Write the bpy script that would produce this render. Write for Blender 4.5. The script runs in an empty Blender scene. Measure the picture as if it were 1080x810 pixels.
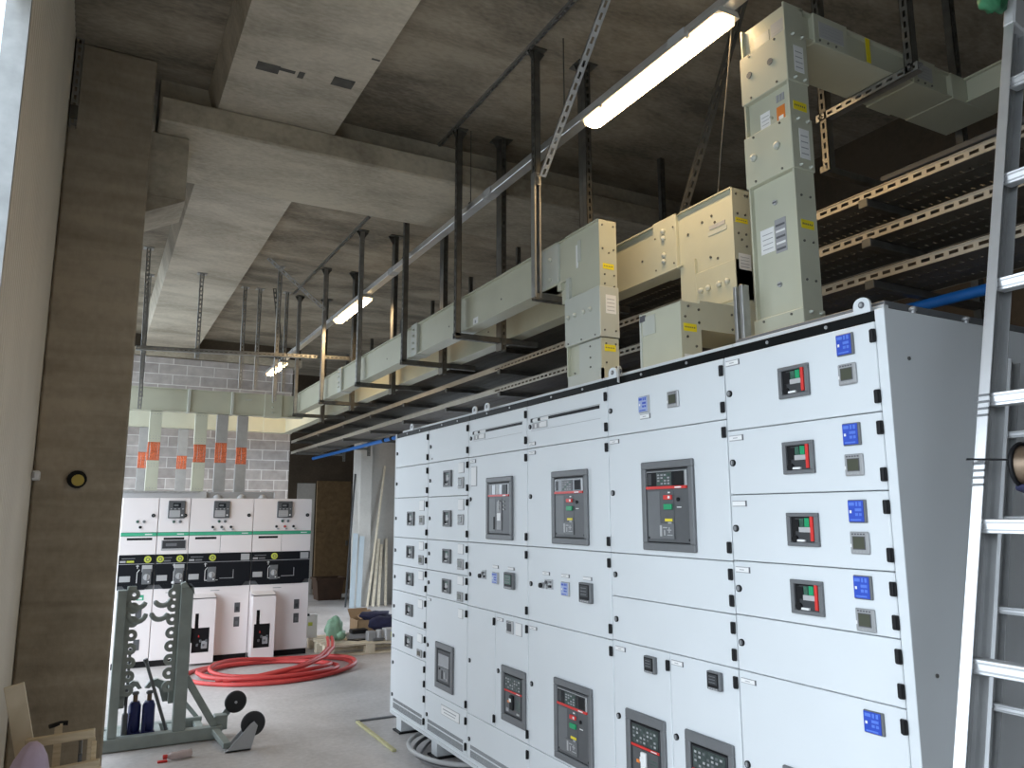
import bpy, math, random
from mathutils import Vector, Matrix
random.seed(7)
SC = bpy.context.scene
COL = SC.collection

# ------------------------------------------------------------------ materials
def nt(name):
    m = bpy.data.materials.new(name); m.use_nodes = True
    t = m.node_tree; b = t.nodes['Principled BSDF']
    return m, t, b

def mat(name, col, rough=0.5, metal=0.0, var=0.0, scale=6.0, bump=0.0, bscale=60.0, spec=0.5, alpha=1.0):
    m, t, b = nt(name)
    b.inputs['Roughness'].default_value = rough
    b.inputs['Metallic'].default_value = metal
    b.inputs['Specular IOR Level'].default_value = spec
    tc = t.nodes.new('ShaderNodeTexCoord')
    no = t.nodes.new('ShaderNodeTexNoise'); no.inputs['Scale'].default_value = scale; no.inputs['Detail'].default_value = 4
    t.links.new(tc.outputs['Object'], no.inputs['Vector'])
    r = t.nodes.new('ShaderNodeValToRGB')
    v = max(var, 0.01)
    r.color_ramp.elements[0].position = 0.3; r.color_ramp.elements[1].position = 0.7
    r.color_ramp.elements[0].color = (*[c * (1 - v) for c in col], 1)
    r.color_ramp.elements[1].color = (*[min(1, c * (1 + v)) for c in col], 1)
    t.links.new(no.outputs['Fac'], r.inputs['Fac'])
    t.links.new(r.outputs['Color'], b.inputs['Base Color'])
    if bump:
        n2 = t.nodes.new('ShaderNodeTexNoise'); n2.inputs['Scale'].default_value = bscale
        t.links.new(tc.outputs['Object'], n2.inputs['Vector'])
        bp = t.nodes.new('ShaderNodeBump'); bp.inputs['Strength'].default_value = bump; bp.inputs['Distance'].default_value = 0.01
        t.links.new(n2.outputs['Fac'], bp.inputs['Height']); t.links.new(bp.outputs['Normal'], b.inputs['Normal'])
    if alpha < 1: b.inputs['Alpha'].default_value = alpha
    return m

def concrete(name, c0, c1, stretch=(1, 1, 1), bands=0.0, band_scale=14.0, rough=0.85, fine=0.25, gloss_var=False, big=0.7):
    """cast concrete: large blotches, fine grain, optional horizontal shutter-board streaks"""
    m, t, b = nt(name)
    tc = t.nodes.new('ShaderNodeTexCoord')
    mp = t.nodes.new('ShaderNodeMapping'); mp.inputs['Scale'].default_value = stretch
    t.links.new(tc.outputs['Object'], mp.inputs['Vector'])
    n1 = t.nodes.new('ShaderNodeTexNoise'); n1.inputs['Scale'].default_value = big; n1.inputs['Detail'].default_value = 9; n1.inputs['Roughness'].default_value = 0.66; n1.inputs['Distortion'].default_value = 0.4
    n2 = t.nodes.new('ShaderNodeTexNoise'); n2.inputs['Scale'].default_value = 28; n2.inputs['Detail'].default_value = 5
    for n in (n1, n2): t.links.new(mp.outputs['Vector'], n.inputs['Vector'])
    mx = t.nodes.new('ShaderNodeMath'); mx.operation = 'MULTIPLY_ADD'; mx.inputs[1].default_value = fine
    t.links.new(n2.outputs['Fac'], mx.inputs[0]); t.links.new(n1.outputs['Fac'], mx.inputs[2])
    src = mx.outputs[0]
    if bands:
        mp2 = t.nodes.new('ShaderNodeMapping'); mp2.inputs['Scale'].default_value = (1.2, 1.2, band_scale)
        t.links.new(tc.outputs['Object'], mp2.inputs['Vector'])
        n3 = t.nodes.new('ShaderNodeTexNoise'); n3.inputs['Scale'].default_value = 1.0; n3.inputs['Detail'].default_value = 5; n3.inputs['Distortion'].default_value = 0.3
        t.links.new(mp2.outputs['Vector'], n3.inputs['Vector'])
        m2 = t.nodes.new('ShaderNodeMath'); m2.operation = 'MULTIPLY_ADD'; m2.inputs[1].default_value = bands
        t.links.new(n3.outputs['Fac'], m2.inputs[0]); t.links.new(src, m2.inputs[2]); src = m2.outputs[0]
    lo = 0.36 + fine * 0.45 + bands * 0.43; hi = 0.62 + fine * 0.55 + bands * 0.57
    mr = t.nodes.new('ShaderNodeMapRange'); mr.inputs['From Min'].default_value = lo; mr.inputs['From Max'].default_value = hi
    t.links.new(src, mr.inputs['Value'])
    r = t.nodes.new('ShaderNodeValToRGB')
    r.color_ramp.elements[0].color = (*c0, 1); r.color_ramp.elements[1].color = (*c1, 1)
    t.links.new(mr.outputs['Result'], r.inputs['Fac']); t.links.new(r.outputs['Color'], b.inputs['Base Color'])
    b.inputs['Roughness'].default_value = rough
    if gloss_var:
        m3 = t.nodes.new('ShaderNodeMapRange'); m3.inputs['To Min'].default_value = rough - .15; m3.inputs['To Max'].default_value = rough + .15
        t.links.new(n1.outputs['Fac'], m3.inputs['Value']); t.links.new(m3.outputs['Result'], b.inputs['Roughness'])
    bp = t.nodes.new('ShaderNodeBump'); bp.inputs['Strength'].default_value = 0.25; bp.inputs['Distance'].default_value = 0.01
    t.links.new(n2.outputs['Fac'], bp.inputs['Height']); t.links.new(bp.outputs['Normal'], b.inputs['Normal'])
    return m

def blockwork(name):
    m, t, b = nt(name)
    tc = t.nodes.new('ShaderNodeTexCoord')
    sp = t.nodes.new('ShaderNodeSeparateXYZ'); cb = t.nodes.new('ShaderNodeCombineXYZ')
    t.links.new(tc.outputs['Object'], sp.inputs['Vector'])
    ad = t.nodes.new('ShaderNodeMath'); ad.operation = 'ADD'
    t.links.new(sp.outputs['X'], ad.inputs[0]); t.links.new(sp.outputs['Y'], ad.inputs[1])
    t.links.new(ad.outputs[0], cb.inputs['X']); t.links.new(sp.outputs['Z'], cb.inputs['Y'])
    br = t.nodes.new('ShaderNodeTexBrick'); br.inputs['Scale'].default_value = 1.0
    br.inputs['Brick Width'].default_value = 0.414; br.inputs['Row Height'].default_value = 0.165
    br.inputs['Mortar Size'].default_value = 0.008; br.inputs['Mortar Smooth'].default_value = 0.3
    br.inputs['Color1'].default_value = (.36, .325, .305, 1); br.inputs['Color2'].default_value = (.48, .44, .415, 1)
    br.inputs['Mortar'].default_value = (.70, .68, .65, 1)
    t.links.new(cb.outputs['Vector'], br.inputs['Vector'])
    no = t.nodes.new('ShaderNodeTexNoise'); no.inputs['Scale'].default_value = 9; no.inputs['Detail'].default_value = 6
    t.links.new(tc.outputs['Object'], no.inputs['Vector'])
    mx = t.nodes.new('ShaderNodeMix'); mx.data_type = 'RGBA'; mx.blend_type = 'OVERLAY'; mx.inputs['Factor'].default_value = 0.35
    t.links.new(br.outputs['Color'], mx.inputs[6]); t.links.new(no.outputs['Fac'], mx.inputs[7])
    t.links.new(mx.outputs[2], b.inputs['Base Color'])
    b.inputs['Roughness'].default_value = 0.9
    bp = t.nodes.new('ShaderNodeBump'); bp.inputs['Strength'].default_value = 0.4; bp.inputs['Distance'].default_value = 0.006; bp.invert = True
    t.links.new(br.outputs['Fac'], bp.inputs['Height']); t.links.new(bp.outputs['Normal'], b.inputs['Normal'])
    return m

def ribbed(name, col):
    m, t, b = nt(name)
    tc = t.nodes.new('ShaderNodeTexCoord')
    wv = t.nodes.new('ShaderNodeTexWave'); wv.bands_direction = 'Y'; wv.inputs['Scale'].default_value = 9.0
    t.links.new(tc.outputs['Object'], wv.inputs['Vector'])
    bp = t.nodes.new('ShaderNodeBump'); bp.inputs['Strength'].default_value = 0.35; bp.inputs['Distance'].default_value = 0.006
    t.links.new(wv.outputs['Fac'], bp.inputs['Height']); t.links.new(bp.outputs['Normal'], b.inputs['Normal'])
    b.inputs['Base Color'].default_value = (*col, 1); b.inputs['Roughness'].default_value = 0.5
    return m

def emit(name, col, s):
    m, t, b = nt(name)
    b.inputs['Base Color'].default_value = (*col, 1)
    b.inputs['Emission Color'].default_value = (*col, 1); b.inputs['Emission Strength'].default_value = s
    return m

def wood(name, c0, c1, sc=(2, 2, 20)):
    m, t, b = nt(name)
    tc = t.nodes.new('ShaderNodeTexCoord'); mp = t.nodes.new('ShaderNodeMapping'); mp.inputs['Scale'].default_value = sc
    t.links.new(tc.outputs['Object'], mp.inputs['Vector'])
    no = t.nodes.new('ShaderNodeTexNoise'); no.inputs['Scale'].default_value = 4; no.inputs['Detail'].default_value = 6; no.inputs['Distortion'].default_value = .6
    t.links.new(mp.outputs['Vector'], no.inputs['Vector'])
    r = t.nodes.new('ShaderNodeValToRGB'); r.color_ramp.elements[0].color = (*c0, 1); r.color_ramp.elements[1].color = (*c1, 1)
    r.color_ramp.elements[0].position = .3; r.color_ramp.elements[1].position = .7
    t.links.new(no.outputs['Fac'], r.inputs['Fac']); t.links.new(r.outputs['Color'], b.inputs['Base Color'])
    b.inputs['Roughness'].default_value = 0.75
    return m

MT = dict(
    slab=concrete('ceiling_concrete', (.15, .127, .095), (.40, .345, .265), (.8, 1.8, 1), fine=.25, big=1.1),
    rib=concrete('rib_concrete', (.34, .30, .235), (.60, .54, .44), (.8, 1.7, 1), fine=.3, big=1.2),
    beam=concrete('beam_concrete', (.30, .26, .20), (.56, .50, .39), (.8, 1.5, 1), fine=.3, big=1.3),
    column=concrete('column_concrete', (.22, .185, .135), (.44, .375, .285), (1, 1, .7), bands=.45, band_scale=12, fine=.2),
    floor=concrete('floor_concrete', (.38, .355, .34), (.58, .55, .535), (1, 1, 1), rough=.5, fine=.3, gloss_var=True, big=.8),
    wall_dark=concrete('dark_shade_plaster', (.055, .04, .025), (.10, .075, .05), (1, 1, 1)),
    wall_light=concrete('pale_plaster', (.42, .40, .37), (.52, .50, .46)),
    block=blockwork('blockwork'),
    panel=mat('cladding', (.64, .58, .48), .5, var=.04, scale=3),
    patch=mat('dark_patch', (.10, .095, .085), .9, var=.3, scale=12),
    paint=mat('cabinet_paint', (.66, .69, .705), .42, var=.015, scale=3, bump=.03, bscale=220),
    paint2=mat('frame_paint', (.62, .645, .655), .45, var=.02, scale=3),
    groove=mat('groove', (.10, .105, .11), .7),
    black=mat('black_plastic', (.010, .010, .011), .5, spec=.2),
    blackrail=mat('black_rail', (.006, .007, .007), .45, spec=.12),
    dgrey=mat('dark_grey_plastic', (.085, .088, .092), .45, var=.04, scale=30),
    dgrey2=mat('mid_grey_plastic', (.14, .145, .15), .45, var=.04, scale=30),
    face=mat('breaker_face', (.045, .047, .05), .45, var=.1, scale=30, spec=.3),
    lgrey=mat('light_grey_plastic', (.42, .42, .42), .45),
    silver=mat('silver_bezel', (.38, .385, .39), .35, metal=.3),
    white=mat('white_label', (.80, .80, .79), .5),
    ink=mat('ink', (.10, .10, .11), .6),
    ink2=mat('grey_ink', (.33, .33, .34), .6),
    red=mat('red_plastic', (.62, .035, .03), .4),
    green=mat('green_plastic', (.01, .30, .12), .4),
    dgreen=mat('dark_green', (.035, .10, .07), .4, var=.4, scale=60),
    keypad=mat('keypad', (.045, .062, .058), .4, var=.4, scale=60),
    yellow=mat('yellow_plastic', (.75, .62, .03), .45),
    orange=mat('orange_plastic', (.75, .22, .04), .45),
    blue=mat('blue_relay', (.028, .075, .46), .35, var=.06, scale=40),
    blue2=mat('blue_keys', (.10, .20, .66), .4),
    paleblue=mat('pale_blue', (.33, .40, .62), .4),
    lcd=mat('lcd', (.075, .08, .058), .2),
    duct=mat('duct_paint', (.50, .50, .39), .42, var=.04, scale=5, bump=.02, bscale=200),
    duct2=mat('duct_paint_pale', (.50, .515, .455), .42, var=.03, scale=5),
    galv=mat('galvanised', (.40, .40, .39), .42, metal=.75, var=.14, scale=18),
    dstrut=mat('dark_strut', (.15, .145, .13), .5, metal=.6, var=.2, scale=14),  # darker than galvanised, tone varies at random
    alu=mat('aluminium', (.72, .73, .74), .34, metal=.8, var=.06, scale=14),
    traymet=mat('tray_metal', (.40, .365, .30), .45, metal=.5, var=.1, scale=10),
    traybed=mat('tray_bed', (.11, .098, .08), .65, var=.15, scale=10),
    copper=mat('copper_braid', (.62, .15, .06), .5, var=.4, scale=70),
    sticker=mat('yellow_sticker', (.80, .66, .02), .5),
    dropgrey=mat('dropper_grey', (.33, .325, .31), .45, var=.08, scale=12),
    mv=mat('mv_paint', (.85, .79, .775), .4, var=.012, scale=3),
    mvgreen=mat('mv_green', (.06, .42, .24), .45),
    mimic=mat('mimic_black', (.006, .007, .010), .5, spec=.25),
    glass=mat('display_glass', (.02, .022, .025), .12),
    lime=mat('lime_dial', (.55, .60, .08), .4),
    steel_green=mat('stand_paint', (.27, .305, .285), .5, var=.12, scale=9),
    jackblue=mat('jack_blue', (.012, .018, .11), .35),
    rubber=mat('rubber', (.012, .012, .013), .6),
    cable_red=mat('cable_red', (.55, .055, .05), .45, var=.12, scale=5),
    pine=wood('pine', (.50, .40, .26), (.66, .55, .38)),
    lathwood=wood('lath_wood', (.42, .39, .20), (.56, .52, .30)),
    pine2=wood('pale_pine', (.60, .52, .38), (.74, .66, .52), (2, 20, 2)),
    board=wood('brown_board', (.13, .08, .035), (.20, .13, .06), (3, 3, 3)),
    lilac=mat('lilac_bag', (.50, .40, .52), .55, var=.12, scale=8),
    greenfilm=mat('green_film', (.25, .42, .29), .35, var=.25, scale=8),
    darkgreen=mat('green_strap', (.03, .16, .07), .5, var=.3, scale=30),
    card=mat('cardboard', (.38, .26, .15), .8, var=.08, scale=10),
    navy=mat('navy_cloth', (.02, .022, .06), .8, var=.3, scale=10),
    bluepipe=mat('blue_conduit', (.015, .14, .46), .4),
    paleplastic=mat('pale_panel', (.40, .46, .49), .4, var=.05, scale=3),
    brown=mat('brown_tub', (.07, .038, .022), .6, var=.2, scale=6),
    bronze=mat('bronze_drum', (.17, .12, .08), .35, metal=.5, var=.35, scale=20),
    brass=mat('brass', (.55, .40, .10), .35, metal=.7),
    wire=mat('cable_grey', (.30, .30, .31), .5),
    clear=mat('clear_plastic', (.62, .50, .48), .2, alpha=.7),
    lamp=emit('lamp_diffuser', (1.0, .69, .36), 54.0),
    lamprim=emit('lamp_rim', (1.0, .74, .42), 2.4),
    alu2=mat('aluminium_web', (.34, .345, .345), .4, metal=.55, var=.1, scale=10),
    lampbody=mat('lamp_body', (.50, .49, .46), .5),
    outdoor=mat('outdoor_ground', (.45, .46, .45), .9, var=.1, scale=1),
)

# ------------------------------------------------------------------ mesh builder (world coordinates)
class MB:
    def __init__(s): s.v = []; s.f = []; s.mi = []; s.mats = []; s.sm = []
    def m(s, name):
        if name not in s.mats: s.mats.append(name)
        return s.mats.index(name)
    def add(s, vs, fs, mn, smooth=False):
        o = len(s.v); s.v += [tuple(v) for v in vs]; k = s.m(mn)
        for f in fs: s.f.append([o + i for i in f]); s.mi.append(k); s.sm.append(smooth)
    def box(s, a, b, mn, ch=0.0):
        x0, y0, z0 = [min(a[i], b[i]) for i in range(3)]; x1, y1, z1 = [max(a[i], b[i]) for i in range(3)]
        s.obox(((x0+x1)/2, (y0+y1)/2, (z0+z1)/2), ((1,0,0),(0,1,0),(0,0,1)), ((x1-x0)/2, (y1-y0)/2, (z1-z0)/2), mn, ch)
    def obox(s, c, ax, h, mn, ch=0.0):
        c = Vector(c); A = [Vector(a) for a in ax]
        def P(i, j, k): return c + A[0]*i + A[1]*j + A[2]*k
        ch = min(ch, min(h)*0.9)
        if ch <= 0:
            vs = [P(sx*h[0], sy*h[1], sz*h[2]) for sx in (-1,1) for sy in (-1,1) for sz in (-1,1)]
            s.add(vs, [(0,1,3,2),(4,6,7,5),(0,4,5,1),(2,3,7,6),(0,2,6,4),(1,5,7,3)], mn); return
        vs = []; ix = {}
        for sx in (-1,1):
            for sy in (-1,1):
                for sz in (-1,1):
                    for a in range(3):
                        q = [sx*(h[0]-ch), sy*(h[1]-ch), sz*(h[2]-ch)]; q[a] = (sx,sy,sz)[a]*h[a]
                        ix[(sx,sy,sz,a)] = len(vs); vs.append(P(*q))
        fs = []
        for a in range(3):
            b, d = (a+1) % 3, (a+2) % 3
            for sg in (-1,1):
                f = []
                for p, q in ((-1,-1),(1,-1),(1,1),(-1,1)):
                    k = [0,0,0]; k[a] = sg; k[b] = p; k[d] = q; f.append(ix[(*k, a)])
                fs.append(f if sg > 0 else f[::-1])
        for a in range(3):                       # edges along axis a
            b, d = (a+1) % 3, (a+2) % 3
            for p in (-1,1):
                for q in (-1,1):
                    k0 = [0,0,0]; k0[a] = -1; k0[b] = p; k0[d] = q; k1 = list(k0); k1[a] = 1
                    f = [ix[(*k0,b)], ix[(*k1,b)], ix[(*k1,d)], ix[(*k0,d)]]
                    fs.append(f if p*q < 0 else f[::-1])
        for sx in (-1,1):
            for sy in (-1,1):
                for sz in (-1,1):
                    f = [ix[(sx,sy,sz,0)], ix[(sx,sy,sz,1)], ix[(sx,sy,sz,2)]]
                    fs.append(f if sx*sy*sz > 0 else f[::-1])
        s.add(vs, fs, mn)
    def frame(s, p, q, up):
        p = Vector(p); q = Vector(q); d = (q-p); L = d.length; d.normalize()
        u = Vector(up); u = (u - d*u.dot(d))
        if u.length < 1e-5: u = Vector((1,0,0)) if abs(d.x) < .9 else Vector((0,1,0)); u = u - d*u.dot(d)
        u.normalize(); w = d.cross(u)
        return p, q, d, u, w, L
    def bar(s, p, q, w, t, mn, up=(0,0,1), ch=0.0):
        """bar from p to q, thickness t along up, width w across"""
        p, q, d, u, ww, L = s.frame(p, q, up)
        s.obox((p+q)/2, (d, u, ww), (L/2, t/2, w/2), mn, ch)
    def strut(s, p, q, mn, w=0.041, t=0.041, up=(0,0,1), pitch=0.05, hole=0.03, hw=0.013, open_=True):
        """slotted channel: web with real slots on the +up side, two flanges with lips"""
        p, q, d, u, ww, L = s.frame(p, q, up)
        th = 0.003
        n = max(1, int(L/pitch)); pt = L/n
        c = (p+q)/2
        for sg in (-1, 1):
            s.obox(c + u*(t/2-th/2) + ww*sg*(w/2+hw/2)/2, (d,u,ww), (L/2, th/2, (w/2-hw/2)/2), mn)
            s.obox(c + ww*sg*(w/2-th/2), (d,u,ww), (L/2, t/2, th/2), mn)
            s.obox(c - u*(t/2-th/2) + ww*sg*(w/2-.005), (d,u,ww), (L/2, th/2, .005), mn)
        for i in range(n+1):
            a = max(0, i*pt-(pt-hole)/2); b = min(L, i*pt+(pt-hole)/2)
            s.obox(p + d*(a+b)/2 + u*(t/2-th/2), (d,u,ww), ((b-a)/2, th/2, hw/2), mn)
    def cyl(s, p, q, r0, mn, r1=None, n=16, caps=True, smooth=True):
        if r1 is None: r1 = r0
        p, q, d, u, w, L = s.frame(p, q, (0.123, 0.3, 1))
        vs = []
        for c, r in ((p, r0), (q, r1)):
            for i in range(n):
                a = 2*math.pi*i/n; vs.append(c + u*math.cos(a)*r + w*math.sin(a)*r)
        s.add(vs, [(i, (i+1) % n, n+(i+1) % n, n+i) for i in range(n)], mn, smooth)
        if caps:
            s.add(vs[:n], [list(range(n))[::-1]], mn); s.add(vs[n:], [list(range(n))], mn)
    def tube(s, pts, r, mn, n=8, closed=False, caps=True):
        pts = [Vector(p) for p in pts]; N = len(pts); vs = []
        ref = None
        for i, p in enumerate(pts):
            a = pts[(i-1) % N] if (closed or i > 0) else p
            b = pts[(i+1) % N] if (closed or i < N-1) else p
            d = (b-a).normalized()
            if ref is None:
                ref = Vector((0,0,1)) if abs(d.z) < .9 else Vector((1,0,0))
            u = (ref - d*ref.dot(d)).normalized(); ref = u; w = d.cross(u)
            rr = r[i] if isinstance(r, (list, tuple)) else r
            for k in range(n):
                t = 2*math.pi*k/n; vs.append(p + u*math.cos(t)*rr + w*math.sin(t)*rr)
        fs = []
        for i in range(N if closed else N-1):
            j = (i+1) % N
            for k in range(n): fs.append((i*n+k, i*n+(k+1) % n, j*n+(k+1) % n, j*n+k))
        s.add(vs, fs, mn, True)
        if caps and not closed:
            s.add(vs[:n], [list(range(n))[::-1]], mn); s.add(vs[-n:], [list(range(n))], mn)
    def lathe(s, c, axis, prof, mn, n=20):
        """profile of (radius, height) turned round axis through c"""
        c = Vector(c); d = Vector(axis).normalized()
        u = Vector((1,0,0)) if abs(d.x) < .9 else Vector((0,1,0)); u = (u-d*u.dot(d)).normalized(); w = d.cross(u)
        vs = []
        for r, h in prof:
            for k in range(n):
                t = 2*math.pi*k/n; vs.append(c + d*h + u*math.cos(t)*r + w*math.sin(t)*r)
        fs = [(i*n+k, i*n+(k+1) % n, (i+1)*n+(k+1) % n, (i+1)*n+k) for i in range(len(prof)-1) for k in range(n)]
        fs += [list(range(n))[::-1], [(len(prof)-1)*n+k for k in range(n)]]
        s.add(vs, fs, mn, True)
    def prism(s, poly, o, e1, e2, e3, mn):
        """2-D polygon (in e1,e2 from o) extruded by vector e3"""
        o = Vector(o); e1 = Vector(e1); e2 = Vector(e2); e3 = Vector(e3); n = len(poly)
        vs = [o + e1*a + e2*b for a, b in poly]; vs += [v + e3 for v in vs]
        area = sum(poly[i][0]*poly[(i+1)%n][1]-poly[(i+1)%n][0]*poly[i][1] for i in range(n))
        flip = (area > 0) == (e1.cross(e2).dot(e3) > 0)
        base = list(range(n)); top = [n+i for i in range(n)]
        sides = [(i, (i+1) % n, n+(i+1) % n, n+i) for i in range(n)]
        if flip: fs = [base[::-1], top] + sides
        else: fs = [base, top[::-1]] + [f[::-1] for f in sides]
        s.add(vs, fs, mn)
    def build(s, name, parent=None):
        me = bpy.data.meshes.new(name)
        off = Vector((0,0,0)); o = parent
        while o is not None: off += o.location; o = o.parent
        me.from_pydata([tuple(Vector(v)-off) for v in s.v], [], s.f)
        for k in s.mats: me.materials.append(MT[k])
        me.polygons.foreach_set('material_index', s.mi)
        me.polygons.foreach_set('use_smooth', s.sm)
        me.update()
        ob = bpy.data.objects.new(name, me); COL.objects.link(ob)
        if parent: ob.parent = parent
        return ob

def tag(o, label, cat, group=None, kind=None):
    o['label'] = label; o['category'] = cat
    if group: o['group'] = group
    if kind: o['kind'] = kind
    return o
def thing(name, loc, label, cat, group=None):
    o = bpy.data.objects.new(name, None); COL.objects.link(o); o.location = loc; o.empty_display_size = .1
    return tag(o, label, cat, group)
def struct(name, mb, parent=None):
    o = mb.build(name, parent); o['kind'] = 'structure'; return o
# ------------------------------------------------------------------ the hall
ZC = 4.42                                                  # soffit of the slab
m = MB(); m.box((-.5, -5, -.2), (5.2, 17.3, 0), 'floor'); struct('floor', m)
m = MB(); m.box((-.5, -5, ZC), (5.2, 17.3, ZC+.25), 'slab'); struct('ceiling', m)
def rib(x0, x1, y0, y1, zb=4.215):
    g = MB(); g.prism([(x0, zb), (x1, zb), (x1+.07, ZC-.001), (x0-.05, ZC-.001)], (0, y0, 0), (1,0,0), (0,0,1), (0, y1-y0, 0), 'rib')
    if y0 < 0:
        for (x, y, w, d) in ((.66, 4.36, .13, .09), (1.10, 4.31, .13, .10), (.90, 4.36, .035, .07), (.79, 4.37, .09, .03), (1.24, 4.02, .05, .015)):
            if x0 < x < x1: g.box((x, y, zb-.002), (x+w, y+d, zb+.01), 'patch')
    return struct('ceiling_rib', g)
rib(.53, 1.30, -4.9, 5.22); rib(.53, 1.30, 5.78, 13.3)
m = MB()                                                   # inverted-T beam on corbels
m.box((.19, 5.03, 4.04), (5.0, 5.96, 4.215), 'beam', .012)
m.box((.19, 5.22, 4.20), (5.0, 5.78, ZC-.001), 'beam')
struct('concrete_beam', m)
m = MB(); m.box((-.298, 5.0, 0), (.152, 5.62, ZC-.001), 'column', .012)
m.box((.14, 5.2, 3.60), (.385, 5.62, 4.04), 'beam', .01)
m.prism([(0, 0), (.235, 0), (0, -.12)], (.15, 5.2, 3.605), (1,0,0), (0,0,1), (0, .42, 0), 'beam')
struct('concrete_column', m)
# block wall behind the ring main units, with a lintel course on top
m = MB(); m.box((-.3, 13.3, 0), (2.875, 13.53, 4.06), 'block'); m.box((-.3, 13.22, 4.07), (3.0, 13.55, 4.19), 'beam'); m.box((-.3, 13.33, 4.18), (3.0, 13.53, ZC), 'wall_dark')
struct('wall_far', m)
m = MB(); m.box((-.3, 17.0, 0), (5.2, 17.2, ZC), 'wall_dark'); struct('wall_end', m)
m = MB(); m.box((4.95, -5, 0), (5.15, 9.2, ZC), 'wall_dark'); m.box((4.95, 12.9, 0), (5.15, 17.2, ZC), 'wall_dark'); m.box((4.95, 9.2, 2.5), (5.15, 12.9, ZC), 'wall_dark'); struct('wall_right', m)  # low opening past the board, added to light the far floor
m = MB(); m.box((5.2, -20, -.25), (30, 30, -.05), 'outdoor'); struct('side_yard_ground', m)
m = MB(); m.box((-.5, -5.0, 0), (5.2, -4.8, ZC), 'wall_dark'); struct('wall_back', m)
# left side: cladding panel by the column, wide openings to the yard before and after it
m = MB(); m.box((-.36, 2.77, 0), (-.302, 5.62, ZC-.001), 'panel'); m.box((-.365, 2.74, 0), (-.297, 2.772, ZC-.001), 'galv')
for i in range(36): m.prism([(0, 0), (.034, 0), (.026, .005), (.008, .005)], (-.302, 2.80+i*.06, 0), (0,1,0), (1,0,0), (0,0,ZC-.001), 'panel')
struct('wall_left', m)
m = MB(); m.box((-.36, -4.8, 3.27), (-.302, 2.74, ZC), 'panel'); m.box((-.36, -4.8, 0), (-.302, -1.3, 3.27), 'panel'); struct('wall_left_front', m)
m = MB(); m.box((-.36, 5.62, 2.85), (-.302, 9.3, ZC), 'wall_light'); m.box((-.36, 5.62, 0), (-.302, 6.0, 2.85), 'wall_light'); m.box((-.36, 9.3, 4.25), (-.302, 17.2, ZC), 'wall_light'); m.box((-.36, 12.9, 0), (-.302, 13.6, 4.25), 'wall_light'); m.box((-.36, 16.8, 0), (-.302, 17.2, 4.25), 'wall_dark'); struct('wall_left_rear', m)  # openings beyond the ring main fronts added to light the far bay
m = MB(); m.box((-30, -20, -.25), (-.5, 30, -.05), 'outdoor'); struct('yard_ground', m)
# far right: pale concrete pier, partition with its shade put into a dark colour, boards
m = MB(); m.box((4.18, 13.5, 0), (4.40, 13.95, ZC-.001), 'wall_light', .01); m.box((4.40, 13.62, 0), (4.94, 13.8, ZC-.001), 'wall_light'); struct('concrete_pier', m)
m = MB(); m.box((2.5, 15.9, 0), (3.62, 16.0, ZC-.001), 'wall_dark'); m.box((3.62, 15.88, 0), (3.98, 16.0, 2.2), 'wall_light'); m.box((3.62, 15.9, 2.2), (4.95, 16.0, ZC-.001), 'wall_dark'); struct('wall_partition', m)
m = MB(); m.box((4.0, 15.80, 0.0), (4.7, 15.86, 2.25), 'board', .005); m.box((4.62, 15.78, .95), (4.66, 15.80, 1.05), 'dstrut')
tag(m.build('timber_door'), 'brown timber door leaf standing in the shadow at the far end of the hall', 'door')

# small things fixed to the column and cladding
m = MB(); m.cyl((-.085, 5.005, 1.79), (-.085, 4.985, 1.79), .05, 'black'); m.cyl((-.08, 4.99, 1.785), (-.08, 4.972, 1.785), .032, 'brass')
tag(m.build('pipe_plug'), 'small round brass plug set in a dark hole in the concrete column', 'plug')
m = MB(); m.box((-.297, 5.0-.12, 1.78), (-.262, 4.995, 1.83), 'white', .004); m.box((-.293, 4.84, 1.79), (-.282, 4.9, 1.82), 'lgrey')
tag(m.build('cable_clip'), 'small white clip on the edge of the ribbed cladding panel beside the column', 'clip')
m = MB(); m.strut((-.272, 4.979, 4.42), (-.272, 4.979, 3.86), 'galv', up=(0,-1,0)); m.box((-.293, 4.945, 3.9), (-.25, 4.959, 3.98), 'dstrut')
tag(m.build('hanging_channel'), 'short slotted galvanised channel hanging at the top left of the concrete column', 'channel')

# ------------------------------------------------------------------ white main switchboard (faces -X at x = 2.1)
XF = 2.1
class Face:
    """local frame on the board front: u to the right (towards -y), v up, d out of the door"""
    def __init__(s, m, yl, yr, zb, zt): s.m = m; s.yl = yl; s.w = yl-yr; s.zb = zb; s.h = zt-zb
    def r(s, u0, u1, v0, v1, d0, d1, mn, ch=0.0):
        s.m.box((XF-d1, s.yl-u1*s.w, s.zb+v0*s.h), (XF-d0, s.yl-u0*s.w, s.zb+v1*s.h), mn, ch)
    def c(s, u, v, rad, d0, d1, mn, n=14, r1=None):
        y, z = s.yl-u*s.w, s.zb+v*s.h
        s.m.cyl((XF-d0, y, z), (XF-d1, y, z), rad, mn, r1, n)
def bezel(f, bw, bh, depth, mn, ch=.002):
    f.r(0, 1, 0, bh, 0, depth, mn, ch); f.r(0, 1, 1-bh, 1, 0, depth, mn, ch)
    f.r(0, bw, bh*.9, 1-bh*.9, 0, depth, mn, ch); f.r(1-bw, 1, bh*.9, 1-bh*.9, 0, depth, mn, ch)
def i_nameplate(p, yl, yr, zt, zb):
    m = MB(); f = Face(m, yl, yr, zb, zt)
    f.r(0, 1, 0, 1, 0, .003, 'ink2'); f.r(.025, .95, .13, .87, .003, .0045, 'white'); f.r(.95, 1, 0, 1, .003, .005, 'ink')
    if random.random() < .6: f.r(.3, .62, .42, .56, .0045, .0048, 'ink2')
    return m.build('nameplate', p)
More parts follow.
